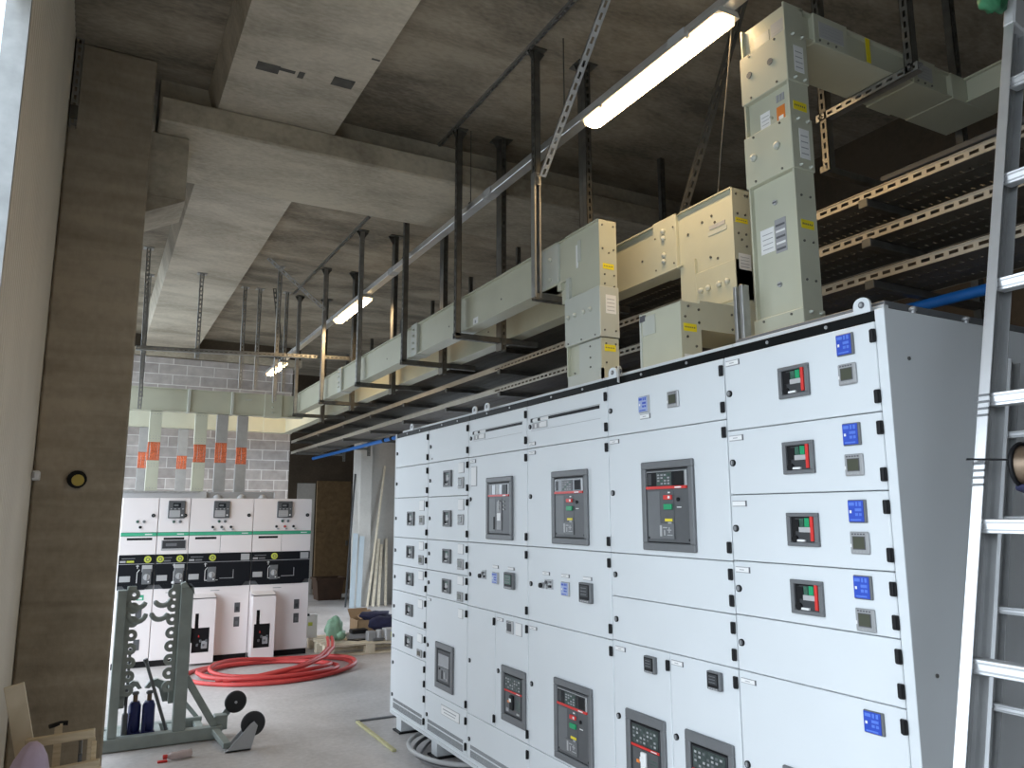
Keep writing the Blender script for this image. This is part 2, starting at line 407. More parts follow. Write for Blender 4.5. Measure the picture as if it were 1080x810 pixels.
def i_latch(p, y, z):
    m = MB(); m.cyl((XF, y, z), (XF-.006, y, z), .0125, 'black', n=18); m.cyl((XF-.006, y, z), (XF-.008, y, z), .009, 'dgrey2', n=14)
    m.box((XF-.0095, y-.0015, z-.007), (XF-.008, y+.0015, z+.007), 'lgrey'); return m.build('latch', p)
def i_hinge(p, y, z):
    m = MB(); m.box((XF, y-.011, z-.021), (XF-.010, y+.011, z+.021), 'black', .003); m.cyl((XF-.010, y-.003, z-.02), (XF-.010, y-.003, z+.02), .0055, 'black', n=10)
    m.box((XF-.0115, y-.007, z+.003), (XF-.010, y-.001, z+.013), 'silver'); return m.build('hinge', p)
def i_meter(p, yl, yr, zt, zb, face='lcd', body='silver'):
    m = MB(); f = Face(m, yl, yr, zb, zt)
    f.r(0, 1, 0, 1, 0, .009, body, .003); f.r(.16, .84, .2, .8, .009, .010, 'ink'); f.r(.2, .8, .24, .77, .010, .011, face)
    for i in range(5): f.r(.14+i*.15, .23+i*.15, .86, .92, .009, .0105, 'ink')
    for i in range(4): f.r(.16+i*.18, .24+i*.18, .08, .13, .009, .0105, 'lgrey')
    f.r(.04, .1, .3, .45, .009, .0105, 'white'); return m.build('panel_meter', p)
def i_darkmeter(p, yl, yr, zt, zb, tint='face'):
    m = MB(); f = Face(m, yl, yr, zb, zt)
    f.r(0, 1, 0, 1, 0, .02, 'dgrey2', .003); f.r(.1, .9, .16, .92, .02, .022, 'black'); f.r(.17, .83, .3, .86, .022, .023, tint)
    for i in range(4): f.r(.16+i*.18, .27+i*.18, .05, .11, .02, .022, 'lgrey')
    for i in range(3): f.r(.22, .7, .4+i*.16, .44+i*.16, .023, .0235, 'dgrey2')
    return m.build('panel_meter', p)
def i_relay(p, yl, yr, zt, zb, pale=False):
    m = MB(); f = Face(m, yl, yr, zb, zt)
    f.r(0, 1, 0, 1, 0, .008, 'dgrey2' if not pale else 'lgrey', .002); f.r(.04, .9, .04, .96, .008, .011, 'blue' if not pale else 'paleblue', .001)
    k = 'blue2' if not pale else 'blue'
    f.r(.12, .42, .74, .88, .011, .012, k); f.r(.5, .6, .72, .9, .011, .012, k); f.r(.68, .8, .72, .9, .011, .012, k)
    f.r(.45, .8, .5, .62, .011, .012, k); f.r(.45, .6, .3, .42, .011, .012, k); f.r(.66, .8, .3, .42, .011, .012, k)
    f.r(.14, .24, .42, .54, .011, .0125, 'white'); f.r(.16, .75, .1, .16, .011, .012, k); return m.build('protection_relay', p)
def i_mccb(p, yl, yr, zt, zb, small=False):
    m = MB(); f = Face(m, yl, yr, zb, zt)
    bezel(f, .12, .12, .012, 'dgrey2'); f.r(.1, .9, .1, .9, 0, .003, 'black')
    f.r(.26, .88, .12, .84, .003, .006, 'face'); f.r(.2, .4, .45, .8, .003, .009, 'black')
    f.r(.42, .55, .58, .82, .006, .009, 'dgreen'); f.r(.58, .72, .58, .84, .006, .009, 'green' if not small else 'dgreen')
    f.r(.40, .76, .42, .57, .006, .010, 'lgrey'); f.r(.76, .85, .16, .92, .006, .011, 'red' if not small else 'dgrey2')
    if small: f.r(.45, .65, .38, .72, .009, .012, 'lgrey')
    f.c(.26, .22, .012, .006, .014, 'black'); f.r(.34, .58, .14, .2, .006, .013, 'white'); return m.build('circuit_breaker', p)
def i_acb(p, yl, yr, zt, zb, mode=0):
    """draw-out air circuit breaker behind a grey door frame"""
    m = MB(); f = Face(m, yl, yr, zb, zt)
    bezel(f, .085, .085, .016, 'dgrey2', .004); f.r(.07, .93, .07, .93, 0, .002, 'black')
    f.r(.10, .92, .095, .90, .002, .010, 'dgrey', .002)
    f.r(.11, .89, .70, .885, .010, .014, 'silver', .002); f.r(.125, .85, .715, .875, .014, .015, 'glass')
    if mode == 2:
        for a, b, k in ((.14,.25,'ink2'),(.27,.4,'silver'),(.42,.53,'lgrey'),(.55,.66,'silver'),(.70,.84,'face')): f.r(a, b, .72, .87, .015, .018, k)
    else:
        f.r(.33, .62, .72, .868, .015, .017, 'keypad' if mode == 0 else 'dgrey2')
        for i in range(4):
            for j in range(4): f.r(.35+i*.065, .39+i*.065, .735+j*.032, .752+j*.032, .017, .018, 'ink2' if (i*3+j*5) % 4 else 'dgreen')
        f.r(.15, .22, .73, .86, .015, .0155, 'face'); f.r(.68, .84, .73, .86, .015, .0155, 'black')
    f.r(.11, .89, .685, .715, .010, .017, 'red'); f.r(.68, .8, .69, .705, .017, .0175, 'white')
    f.r(.12, .36, .13, .66, .010, .011, 'dgrey2'); f.r(.40, .63, .13, .66, .010, .0115, 'dgrey')
    if mode == 2:
        f.r(.45, .62, .16, .60, .0115, .016, 'ink2'); f.r(.47, .6, .3, .42, .016, .018, 'white'); f.r(.3, .34, .16, .36, .011, .014, 'black')
        for j in range(4): f.c(.54, .47+j*.045, .008, .016, .02, 'lgrey')
        for j in range(3): f.c(.7, .48+j*.06, .006, .010, .016, 'lgrey')
    else:
        f.r(.53, .57, .635, .65, .0115, .013, 'white')
        f.r(.46, .61, .565, .615, .0115, .020, 'red', .001); f.r(.55, .59, .575, .605, .020, .0205, 'white')
        f.r(.46, .61, .455, .515, .0115, .020, 'green', .001)
        f.r(.46, .60, .325, .355, .0115, .014, 'yellow'); f.r(.52, .58, .30, .318, .0115, .014, 'lgrey')
        f.c(.72, .565, .008, .010, .016, 'black'); f.r(.69, .77, .475, .485, .010, .012, 'white')
        f.r(.31, .63, .135, .30, .0115, .0145, 'dgrey2')
        for a, b, c, e in ((.36,.40,.16,.28),(.42,.5,.25,.262),(.44,.46,.17,.23),(.5,.6,.17,.18),(.53,.55,.2,.26),(.5,.58,.225,.235)): f.r(a, b, c, e, .0145, .015, 'lgrey')
        f.c(.9, .13, .005, .010, .012, 'black'); f.c(.13, .14, .005, .010, .012, 'black')
    return m.build('air_circuit_breaker', p)
def i_bigmccb(p, yl, yr, zt, zb, mode=0):
    m = MB(); f = Face(m, yl, yr, zb, zt)
    bezel(f, .11, .13, .014, 'dgrey2', .004); f.r(.1, .9, .1, .9, 0, .003, 'black')
    f.r(.14, .86, .15, .84, .003, .008, 'face', .001)
    if mode == 1:                                           # older pattern with a pale window
        f.r(.2, .78, .52, .76, .008, .011, 'ink2'); f.r(.2, .78, .50, .52, .008, .013, 'silver')
        f.r(.2, .78, .2, .48, .008, .011, 'dgrey2'); f.r(.4, .44, .24, .42, .011, .014, 'black'); f.r(.55, .6, .26, .4, .011, .014, 'lgrey')
        f.c(.28, .44, .008, .011, .015, 'black'); f.c(.7, .26, .008, .011, .015, 'lgrey')
    else:
        f.r(.17, .83, .60, .83, .008, .011, 'keypad')
        for i in range(7):
            for j in range(4):
                if (i*5+j*3) % 4: f.r(.2+i*.088, .245+i*.088, .62+j*.05, .645+j*.05, .011, .0118, ('lgrey', 'ink2', 'dgrey2')[(i+j) % 3])
        f.r(.15, .85, .555, .585, .008, .013, 'red'); f.r(.66, .8, .563, .576, .013, .0135, 'white')
        f.r(.18, .82, .18, .54, .008, .010, 'dgrey')
        f.r(.42, .55, .26, .52, .010, .022, 'black' if mode == 0 else 'white', .003); f.r(.42, .5, .40, .46, .022, .024, 'white')
        f.r(.28, .36, .36, .40, .010, .013, 'orange'); f.r(.66, .76, .2, .23, .010, .013, 'lgrey')
        for j in range(5): f.r(.62, .8, .28+j*.04, .29+j*.04, .010, .011, 'dgreen')
        f.r(.22, .32, .2, .26, .010, .012, 'ink2')
    return m.build('circuit_breaker', p)
def i_whitelabel(p, yl, yr, zt, zb):
    m = MB(); f = Face(m, yl, yr, zb, zt); f.r(0, 1, 0, 1, 0, .002, 'ink2'); f.r(.02, .9, .04, .97, .002, .003, 'white'); return m.build('document_label', p)
def i_selector(p, yl, yr, zt, zb):
    m = MB(); f = Face(m, yl, yr, zb, zt)
    f.r(.35, .62, .55, 1.15, 0, .004, 'silver'); f.r(.68, .98, .0, 1.2, 0, .006, 'silver'); f.c(.22, .35, .016, 0, .012, 'silver'); f.c(.16, .35, .013, .012, .022, 'black')
    f.c(.52, .25, .011, 0, .012, 'silver'); f.r(.74, .9, .2, .5, .006, .012, 'black'); f.r(.74, .9, .75, 1.0, .006, .010, 'dgrey2'); f.c(.49, .8, .008, .004, .012, 'dgrey')
    return m.build('selector_switch', p)
def i_warn(p, yl, yr, zt, zb):
    m = MB(); f = Face(m, yl, yr, zb, zt); f.r(0, 1, 0, 1, 0, .003, 'lgrey'); f.r(.02, .98, .06, .94, .003, .004, 'white')
    f.r(.12, .85, .58, .68, .004, .0045, 'ink2'); f.r(.18, .8, .3, .38, .004, .0045, 'ink2'); return m.build('instruction_plate', p)
def i_slotcover(p, yl, yr, zt, zb):
    """long slotted cover panel with terminal strip behind it"""
    m = MB(); f = Face(m, yl, yr, zb, zt)
    f.r(0, 1, 0, .015, 0, .002, 'ink2'); f.r(0, 1, .96, 1, 0, .002, 'ink2')
    f.r(.28, .99, .70, .92, 0, .0025, 'black'); f.r(.02, .28, .72, .9, 0, .004, 'white'); f.r(.0, .03, .68, .95, 0, .005, 'black'); f.r(.12, .155, .7, .92, 0, .006, 'black')
    f.r(.02, .26, .12, .62, 0, .003, 'lgrey')
    for i in range(4): f.r(.035+i*.035, .055+i*.035, .2, .5, .003, .004, ('ink2', 'white')[i % 2])
    f.r(.16, .25, .18, .58, .003, .004, 'white'); return m.build('slotted_cover', p)
ITEMS = dict(plate=i_nameplate, latch=i_latch, hinge=i_hinge, meter=i_meter, dark=i_darkmeter, relay=i_relay, mccb=i_mccb, acb=i_acb, big=i_bigmccb, label=i_whitelabel, sel=i_selector, warn=i_warn, slot=i_slotcover)
def door(cab, yl, yr, zt, zb, items, vents=None, name='door'):
    m = MB(); g = .0016
    m.box((XF, yr+g, zb+g), (XF+.022, yl-g, zt-g), 'paint', .0025)
    if vents:                                               # rows of louvre slots near the foot of the door
        for (v0, v1) in vents:
            n = int((yl-yr-.1)/.011)
            for i in range(n):
                y = yl-.05-(i+.5)*(yl-yr-.1)/n; m.box((XF-.0008, y-.0028, v0), (XF+.004, y+.0028, v1), 'groove')
    d = m.build(name, cab)
    for it in items:
        ITEMS[it[0]](d, *it[1:])
    return d
def cabinet(yl, yr, label, hidden_end=False):
    c = thing('switchboard_cabinet', (2.55, (yl+yr)/2, 0), label, 'electrical cabinet', 'white main switchboard cabinets')
    m = MB()
    m.box((XF+.024, yr+.001, .155), (3.0, yl-.001, 2.186), 'paint2', .003)           # carcass
    m.box((XF+.0225, yr+.0022, .16), (XF+.026, yl-.0022, 2.18), 'groove')
    m.build('carcass', c)
    m = MB(); m.box((XF+.006, yr, 2.186), (XF+.09, yl, 2.2215), 'blackrail', .002)
    for k in (.33, .72): m.cyl((XF+.008, yl-(yl-yr)*k, 2.205), (XF+.002, yl-(yl-yr)*k, 2.205), .006, 'silver', n=10)
    m.build('top_rail', c)
    m = MB(); m.box((XF+.055, yr, 2.2215), (3.0, yl, 2.2355), 'paint2'); m.box((XF+.05, yr, 2.2215), (XF+.075, yl, 2.247), 'paint', .002)
    m.build('roof_panel', c)
    m = MB(); m.box((XF+.002, yr, .113), (XF+.06, yl, .155), 'paint', .002); m.box((XF+.06, yr, .113), (3.0, yl, .155), 'paint2'); m.box((XF-.004, yr, .128), (XF+.002, yl, .138), 'paint2')
    m.build('base_frame', c)
    for x in (XF+.03, 2.86):
        m = MB(); y = yl-.10; m.box((x, y-.05, .010), (x+.12, y+.05, .113), 'paint2', .003); m.box((x-.02, y-.07, 0), (x+.14, y+.07, .012), 'black'); m.build('foot', c)
    return c
def lug(cab, y, tilt=0.0):
    m = MB(); w = .031
    pts = [(-w, -.03), (w, -.03), (w, .026)] + [(math.cos(a)*w*.98, .028+math.sin(a)*w*.75) for a in [math.pi*i/10 for i in range(1, 10)]] + [(-w, .026)]
    x = XF+.016; e = Vector((math.sin(tilt), math.cos(tilt), 0))
    m.prism(pts, (x, y, 2.222), e, (0,0,1), (-.008, 0, 0), 'paint'); m.cyl((x+.001, y, 2.249), (x-.0095, y, 2.249), .011, 'ink'); m.cyl((x-.0095, y, 2.249), (x-.013, y, 2.249), .006, 'silver')
    return m.build('lifting_lug', cab)
R = (2.187, 1.950, 1.710, 1.420, 1.210, 1.035, .405, .156)
VT = ((.166, .205), (.214, .235))
c6 = cabinet(2.187, 1.527, 'white switchboard cabinet nearest the ladder, with five blue relays down its right side')
L6 = lambda z: ('latch', 2.162, z); H6 = lambda z: ('hinge', 1.534, z)
for zt, zb, zp, mz, rz, lz, hz in ((2.187,1.903,2.169,2.099,2.167,2.043,(2.140,1.950)), (1.903,1.664,1.884,1.838,1.878,1.782,(1.854,1.712)), (1.664,1.425,1.642,1.598,1.638,1.542,(1.615,1.474)), (1.425,1.234,1.405,1.378,1.408,1.327,(1.376,1.281))):
    door(c6, 2.187, 1.527, zt, zb, [('plate', 2.174, 2.104, zp, zp-.021), ('mccb', 1.917, 1.786, mz, mz-.110), ('relay', 1.668, 1.604, rz, rz-.071), ('meter', 1.669, 1.602, rz-.098, rz-.098-.068), L6(lz), *[H6(h) for h in hz]])
door(c6, 2.187, 1.527, 1.234, 1.041, [L6(1.138), H6(1.186), H6(1.090)])
door(c6, 2.187, 1.527, 1.041, .405, [('plate', 2.174, 2.103, 1.017, 1.000), ('relay', 1.667, 1.599, 1.015, .950), L6(.727), H6(.993), H6(.45), ('big', 1.995, 1.73, .772, .46)])
door(c6, 2.187, 1.527, .405, .156, [L6(.26), H6(.355), H6(.2)], VT)
m = MB(); m.box((XF, 1.492, .115), (3.0, 1.526, 2.222), 'paint', .002)
for (x, z) in ((2.2, 2.07), (2.2, 1.13), (2.2, .4), (2.9, 2.07), (2.9, 1.13)): m.cyl((x, 1.492, z), (x, 1.488, z), .006, 'dstrut', n=10)
for x in (2.27, 2.55): m.cyl((x, 1.51, 2.222), (x, 1.51, 2.236), .008, 'silver', n=10); m.lathe((x, 1.51, 2.236), (0,0,1), [(.013, 0), (.013, .008), (.007, .013)], 'silver', 10)
m.build('side_panel', c6)
m = MB(); m.box((2.16, 1.53, 2.236), (2.98, 2.18, 2.262), 'dgrey2', .003); m.build('roof_cover', c6)
lug(c6, 1.575)
c5 = cabinet(2.960, 2.189, 'white switchboard cabinet second from the ladder, one breaker with push buttons above two blank doors')
L5 = lambda z, y=2.925: ('latch', y, z); H5 = lambda z, y=2.200: ('hinge', y, z)
door(c5, 2.960, 2.189, 2.187, 1.949, [('relay', 2.716, 2.645, 2.104, 2.031, True), ('plate', 2.713, 2.642, 2.025, 2.003), ('meter', 2.522, 2.451, 2.099, 2.031), L5(2.067, 2.934), H5(2.138), H5(1.996)])
door(c5, 2.960, 2.189, 1.949, 1.421, [('plate', 2.944, 2.873, 1.931, 1.912), ('acb', 2.705, 2.376, 1.813, 1.444), L5(1.688, 2.930), H5(1.900), H5(1.471)])
door(c5, 2.960, 2.189, 1.421, 1.231, [L5(1.326), H5(1.374), H5(1.280)])
door(c5, 2.960, 2.189, 1.231, 1.041, [L5(1.133), H5(1.184), H5(1.090)])
door(c5, 2.960, 2.570, 1.041, .405, [('plate', 2.937, 2.865, 1.018, .999), ('dark', 2.718, 2.649, 1.011, .944), L5(.725), H5(.991, 2.579), H5(.45, 2.579), ('big', 2.866, 2.604, .772, .46, 2)])
door(c5, 2.570, 2.189, 1.041, .405, [('plate', 2.557, 2.486, 1.018, .999), ('dark', 2.337, 2.267, 1.015, .949), L5(.728, 2.542), H5(.994), H5(.45), ('big', 2.483, 2.222, .774, .46)])
door(c5, 2.960, 2.189, .405, .156, [L5(.26), H5(.355), H5(.2)], VT)
lug(c5, 2.927); lug(c5, 2.875, .9)
c4 = cabinet(3.732, 2.962, 'white switchboard cabinet third from the ladder, with two air circuit breakers one above the other')
L4 = lambda z, y=3.695: ('latch', y, z); H4 = lambda z, y=2.971: ('hinge', y, z)
door(c4, 3.732, 2.962, 2.187, 1.949, [('slot', 3.685, 3.020, 2.112, 2.042), L4(2.067), H4(2.140), H4(1.996), ('plate', 3.708, 3.637, 1.982, 1.963)])
door(c4, 3.732, 2.962, 1.949, 1.421, [('plate', 3.709, 3.638, 1.932, 1.913), ('acb', 3.459, 3.129, 1.809, 1.445, 1), L4(1.687), H4(1.900), H4(1.470)])
door(c4, 3.732, 2.962, 1.421, 1.036, [('plate', 3.571, 3.500, 1.299, 1.282), ('plate', 3.388, 3.312, 1.299, 1.282), ('plate', 3.190, 3.115, 1.299, 1.283), ('sel', 3.592, 3.469, 1.255, 1.214), ('relay', 3.384, 3.311, 1.261, 1.194, True), ('dark', 3.206, 3.106, 1.272, 1.180), L4(1.227), H4(1.374), H4(1.085)])
door(c4, 3.732, 2.962, 1.036, .405, [('plate', 3.714, 3.637, 1.009, .992), ('acb', 3.456, 3.124, .796, .423), L4(.718), H4(.989), H4(.45)])
door(c4, 3.732, 2.962, .405, .156, [L4(.26), H4(.357), H4(.2)], VT)
c3 = cabinet(4.497, 3.734, 'white switchboard cabinet fourth from the ladder, its upper breaker showing a bare pale mechanism')
L3 = lambda z, y=4.460: ('latch', y, z); H3 = lambda z, y=3.742: ('hinge', y, z)
door(c3, 4.497, 3.734, 2.187, 1.948, [('slot', 4.430, 3.782, 2.110, 2.045), L3(2.068), H3(2.141), H3(1.997)])
door(c3, 4.497, 3.734, 1.948, 1.420, [('plate', 4.467, 4.388, 1.932, 1.910), ('label', 4.452, 4.372, 1.888, 1.764), ('acb', 4.219, 3.892, 1.808, 1.447, 2), L3(1.685), H3(1.901), H3(1.471)])
door(c3, 4.497, 3.734, 1.420, 1.035, [('plate', 4.148, 4.075, 1.299, 1.282), ('plate', 3.958, 3.884, 1.299, 1.283), ('sel', 4.310, 4.239, 1.255, 1.212), ('relay', 4.148, 4.073, 1.259, 1.194, True), ('dark', 3.980, 3.872, 1.270, 1.180, 'dgreen'), L3(1.226), H3(1.375), H3(1.083)])
door(c3, 4.497, 4.120, 1.035, .405, [L3(.715), H3(.982, 4.126), H3(.452, 4.126)])
door(c3, 4.120, 3.734, 1.035, .405, [('plate', 4.093, 4.018, 1.010, .992), ('meter', 3.972, 3.895, 1.008, .938, 'face', 'lgrey'), ('label', 3.872, 3.799, 1.006, .938), ('big', 4.024, 3.752, .763, .472), L3(.718, 4.078), H3(.987), H3(.458)])
door(c3, 4.497, 3.734, .405, .156, [L3(.264), H3(.358), H3(.2)], VT)
lug(c3, 4.257); lug(c3, 4.435)
c2 = cabinet(5.174, 4.499, 'white switchboard cabinet second from its far end, with four small breakers above one tall door')
L2 = lambda z: ('latch', 5.134, z); H2 = lambda z: ('hinge', 4.506, z)
S2 = lambda a, b: ('mccb', 4.884, 4.754, a, b, True)
door(c2, 5.174, 4.499, 2.187, 1.951, [L2(2.066), H2(2.139), H2(1.998), ('plate', 5.14, 5.10, 1.985, 1.973)])
door(c2, 5.174, 4.499, 1.951, 1.711, [S2(1.883, 1.774), ('label', 4.650, 4.560, 1.925, 1.856), ('meter', 4.648, 4.563, 1.829, 1.757, 'lcd', 'lgrey'), L2(1.825), H2(1.904), H2(1.758)])
door(c2, 5.174, 4.499, 1.711, 1.418, [S2(1.617, 1.510), ('label', 4.650, 4.560, 1.688, 1.617), ('meter', 4.648, 4.563, 1.591, 1.524, 'lcd', 'lgrey'), L2(1.563), H2(1.665), H2(1.469)])
door(c2, 5.174, 4.499, 1.418, 1.211, [S2(1.364, 1.272), ('label', 4.650, 4.560, 1.404, 1.341), ('meter', 4.648, 4.563, 1.311, 1.244, 'lcd', 'lgrey'), L2(1.322), H2(1.373), H2(1.276)])
door(c2, 5.174, 4.499, 1.211, 1.038, [S2(1.170, 1.081), ('label', 4.650, 4.560, 1.203, 1.149), ('meter', 4.648, 4.565, 1.106, 1.048, 'lcd', 'lgrey'), L2(1.126), H2(1.178), H2(1.084)])
door(c2, 5.174, 4.499, 1.038, .415, [('big', 4.980, 4.693, .757, .468, 1), ('label', 4.635, 4.564, 1.002, .944), ('plate', 5.14, 5.09, 1.02, 1.004), L2(.71), H2(.983), H2(.451)])
door(c2, 5.174, 4.499, .415, .156, [('warn', 4.889, 4.602, .375, .315), L2(.26), H2(.355), H2(.209)], VT)
c1 = cabinet(5.855, 5.176, 'white switchboard cabinet at its far end beside the pallet, with a ladder of narrow doors')
L1 = lambda z: ('latch', 5.823, z); H1 = lambda z: ('hinge', 5.183, z)
S1 = lambda a, b: ('mccb', 5.562, 5.428, a, b, True); W1 = lambda a, b: ('label', 5.330, 5.236, a, b); M1 = lambda a, b: ('meter', 5.326, 5.238, a, b, 'lcd', 'lgrey')
door(c1, 5.855, 5.176, 2.187, 1.951, [L1(2.062), H1(2.140), H1(1.996)])
door(c1, 5.855, 5.176, 1.951, 1.715, [L1(1.825), H1(1.899), H1(1.760)])
door(c1, 5.855, 5.176, 1.715, 1.417, [S1(1.610, 1.508), W1(1.690, 1.616), M1(1.582, 1.517), L1(1.560), H1(1.661), H1(1.465)])
door(c1, 5.855, 5.176, 1.417, 1.209, [S1(1.361, 1.272), W1(1.398, 1.338), M1(1.303, 1.237), L1(1.317), H1(1.371), H1(1.271)])
door(c1, 5.855, 5.176, 1.209, 1.020, [S1(1.169, 1.078), W1(1.193, 1.131), L1(1.118), H1(1.177), H1(1.078)])
door(c1, 5.855, 5.176, 1.020, .800, [S1(.946, .861), W1(.995, .936), L1(.900), H1(.977), H1(.833)])
door(c1, 5.855, 5.176, .800, .590, [S1(.726, .642), W1(.762, .704), M1(.659, .606), L1(.682), H1(.736), H1(.639)])
door(c1, 5.855, 5.176, .590, .156, [L1(.487), L1(.257), H1(.540), H1(.446), H1(.348), H1(.203)], VT)
lug(c1, 5.548)
m = MB(); m.box((XF, 5.856, .115), (3.0, 5.874, 2.222), 'paint', .002); m.build('side_panel', c1)
# ------------------------------------------------------------------ overhead busbar trunking
def cap(m, p, axis, r=.016): m.lathe(p, axis, [(r, 0), (r, .006), (r*.75, .013), (r*.3, .016)], 'duct2', 12)
def screw(m, p, axis, r=.005):
    p = Vector(p); m.cyl(p, p+Vector(axis)*.004, r, 'dstrut', n=8)
def duct_y(m, x0, x1, z0, z1, y0, y1, mn='duct', ins=.020):
    m.box((x0+ins, y0, z0+.004), (x1-ins, y1, z1-.004), mn); m.box((x0, y0, z0), (x1, y1, z0+.008), mn); m.box((x0, y0, z1-.008), (x1, y1, z1), mn)
def duct_z(m, x0, x1, y0, y1, z0, z1, mn='duct', ins=.020):
    m.box((x0+ins, y0+.004, z0), (x1-ins, y1-.004, z1), mn); m.box((x0, y0, z0), (x1, y0+.008, z1), mn); m.box((x0, y1-.008, z0), (x1, y1, z1), mn)
def duct_x(m, y0, y1, z0, z1, x0, x1, mn='duct', ins=.020):
    m.box((x0, y0+ins, z0+.004), (x1, y1-ins, z1-.004), mn); m.box((x0, y0, z0), (x1, y1, z0+.008), mn); m.box((x0, y0, z1-.008), (x1, y1, z1), mn)
def sticker_y(m, x0, x1, y, z0, z1, mn='sticker'):
    """flat label on a face looking to -y"""
    m.box((x0, y-.0012, z0), (x1, y, z1), mn)
    if mn == 'sticker':
        for k in range(6): m.box((x0+(x1-x0)*(.1+.14*k), y-.0016, z0+(z1-z0)*.42), (x0+(x1-x0)*(.17+.14*k), y-.0012, z0+(z1-z0)*.62), 'ink')
    else:
        for k in range(4): m.box((x0+(x1-x0)*.12, y-.0016, z0+(z1-z0)*(.15+.2*k)), (x0+(x1-x0)*.85, y-.0012, z0+(z1-z0)*(.18+.2*k)), 'ink2')
def sticker_x(m, x, y0, y1, z0, z1, mn='white', lines=4):
    m.box((x-.0012, y0, z0), (x, y1, z1), mn)
    for k in range(lines): m.box((x-.0016, y0+(y1-y0)*.12, z0+(z1-z0)*(.15+.2*k)), (x-.0012, y0+(y1-y0)*.85, z0+(z1-z0)*(.18+.2*k)), 'ink2')

# front trunking: riser on the third cabinet, long run, cross run above the ring main units
A0, A1, AZ0, AZ1 = 2.24, 2.35, 2.88, 3.135
tA = thing('busbar_trunking', (2.295, 3.37, 2.25), 'front grey busbar trunking, rising from the third cabinet and running to the far wall', 'busbar trunking', 'grey busbar trunking runs')
m = MB(); duct_y(m, A0, A1, AZ0, AZ1, 3.53, 10.30)
for y in (4.35, 5.2, 6.6, 7.4, 8.9): screw(m, (A0+.020, y, 2.98), (-1,0,0), .006)
sticker_x(m, A0+.0195, 4.70, 4.78, 2.895, 2.945, lines=0); m.box((A0+.0175, 4.73, 2.905), (A0+.0185, 4.75, 2.925), 'ink2')
m.build('straight_run', tA)
for y in (5.80, 8.0):
    m = MB(); m.box((A0-.008, y, AZ0-.006), (A1+.008, y+.13, AZ1+.006), 'duct2', .004)
    for z in (2.93, 2.98, 3.04, 3.09): cap(m, (A0-.008, y+.065, z), (-1,0,0), .011)
    m.build('joint_cover', tA)
m = MB()
m.box((A0+.018, 3.206, 2.76), (A1-.018, 3.60, AZ1-.004), 'duct'); m.box((A0, 3.20, 2.49), (A1, 3.207, AZ1), 'duct'); m.box((A0, 3.2, AZ1-.006), (A1, 3.62, AZ1), 'duct'); m.box((A0+.004, 3.62, AZ0), (A1-.004, 3.80, AZ1-.003), 'duct2', .003)
m.box((A0, 3.58, 2.84), (A1, 3.62, 2.88), 'duct'); m.box((A0, 3.50, 2.74), (A1, 3.535, 2.89), 'duct2', .002)
for z in (2.93, 3.05): cap(m, (A0+.004, 3.70, z), (-1,0,0), .012)
m.box((A0+.014, 3.40, 2.96), (A0+.018, 3.43, 3.08), 'duct2'); m.box((A0+.014, 3.43, 2.93), (A0+.018, 3.445, 3.06), 'white')
for (x, z) in ((.02,3.10),(.09,3.10),(.02,2.97),(.06,2.95),(.09,2.97),(.03,2.78),(.09,2.77),(.03,2.83),(.09,2.83)): screw(m, (A0+x, 3.2, z), (0,-1,0))
sticker_y(m, A0+.02, A1-.02, 3.2, 2.86, 2.89)
m.build('corner_elbow', tA)
m = MB(); m.box((A0-.008, 3.195, 2.495), (A1+.006, 3.535, 2.765), 'duct2', .003)
for k in range(4): cap(m, (A0-.008, 3.28+k*.065+(.02 if k > 1 else 0), 2.655), (-1,0,0), .013)
sticker_y(m, A0+.03, A1-.015, 3.195, 2.62, 2.72, 'white')
for x in (.02, .09): screw(m, (A0+x, 3.195, 2.53), (0,-1,0)); 
for y in (3.24, 3.37, 3.5): screw(m, (A0-.008, y, 2.51), (-1,0,0))
m.build('joint_cover', tA)
m = MB(); duct_z(m, A0, A1, 3.2, 3.53, 2.236, 2.495); m.box((A0+.002, 3.21, 2.236), (A0+.016, 3.41, 2.488), 'duct2'); m.box((A0, 3.2, 2.236), (A0+.016, 3.53, 2.33), 'duct2')
for (y, z) in ((3.3,2.46),(3.3,2.40),(3.3,2.35),(3.45,2.34)): screw(m, (A0, y, z), (-1,0,0))
for (x, z) in ((.03,2.36),(.09,2.34),(.03,2.46),(.09,2.46)): screw(m, (A0+x, 3.2, z), (0,-1,0))
sticker_y(m, A0+.02, A1-.02, 3.2, 2.42, 2.455); m.build('riser', tA)
m = MB(); duct_x(m, 10.19, 10.30, 2.83, 3.115, -.24, 2.36)
m.box((1.62, 10.186, 3.02), (1.70, 10.203, 3.04), 'duct2'); m.build('cross_run', tA)
for x, w in ((.94, .035), (1.45, .035), (1.86, .22)):
    m = MB(); m.box((x, 10.18, 2.824), (x+w, 10.31, 3.121), 'duct' if w > .1 else 'duct2', .004)
    if w > .1:
        for z in (2.88, 2.95, 3.02): cap(m, (x+.1, 10.18, z), (0,-1,0), .012)
    m.build('joint_cover', tA)

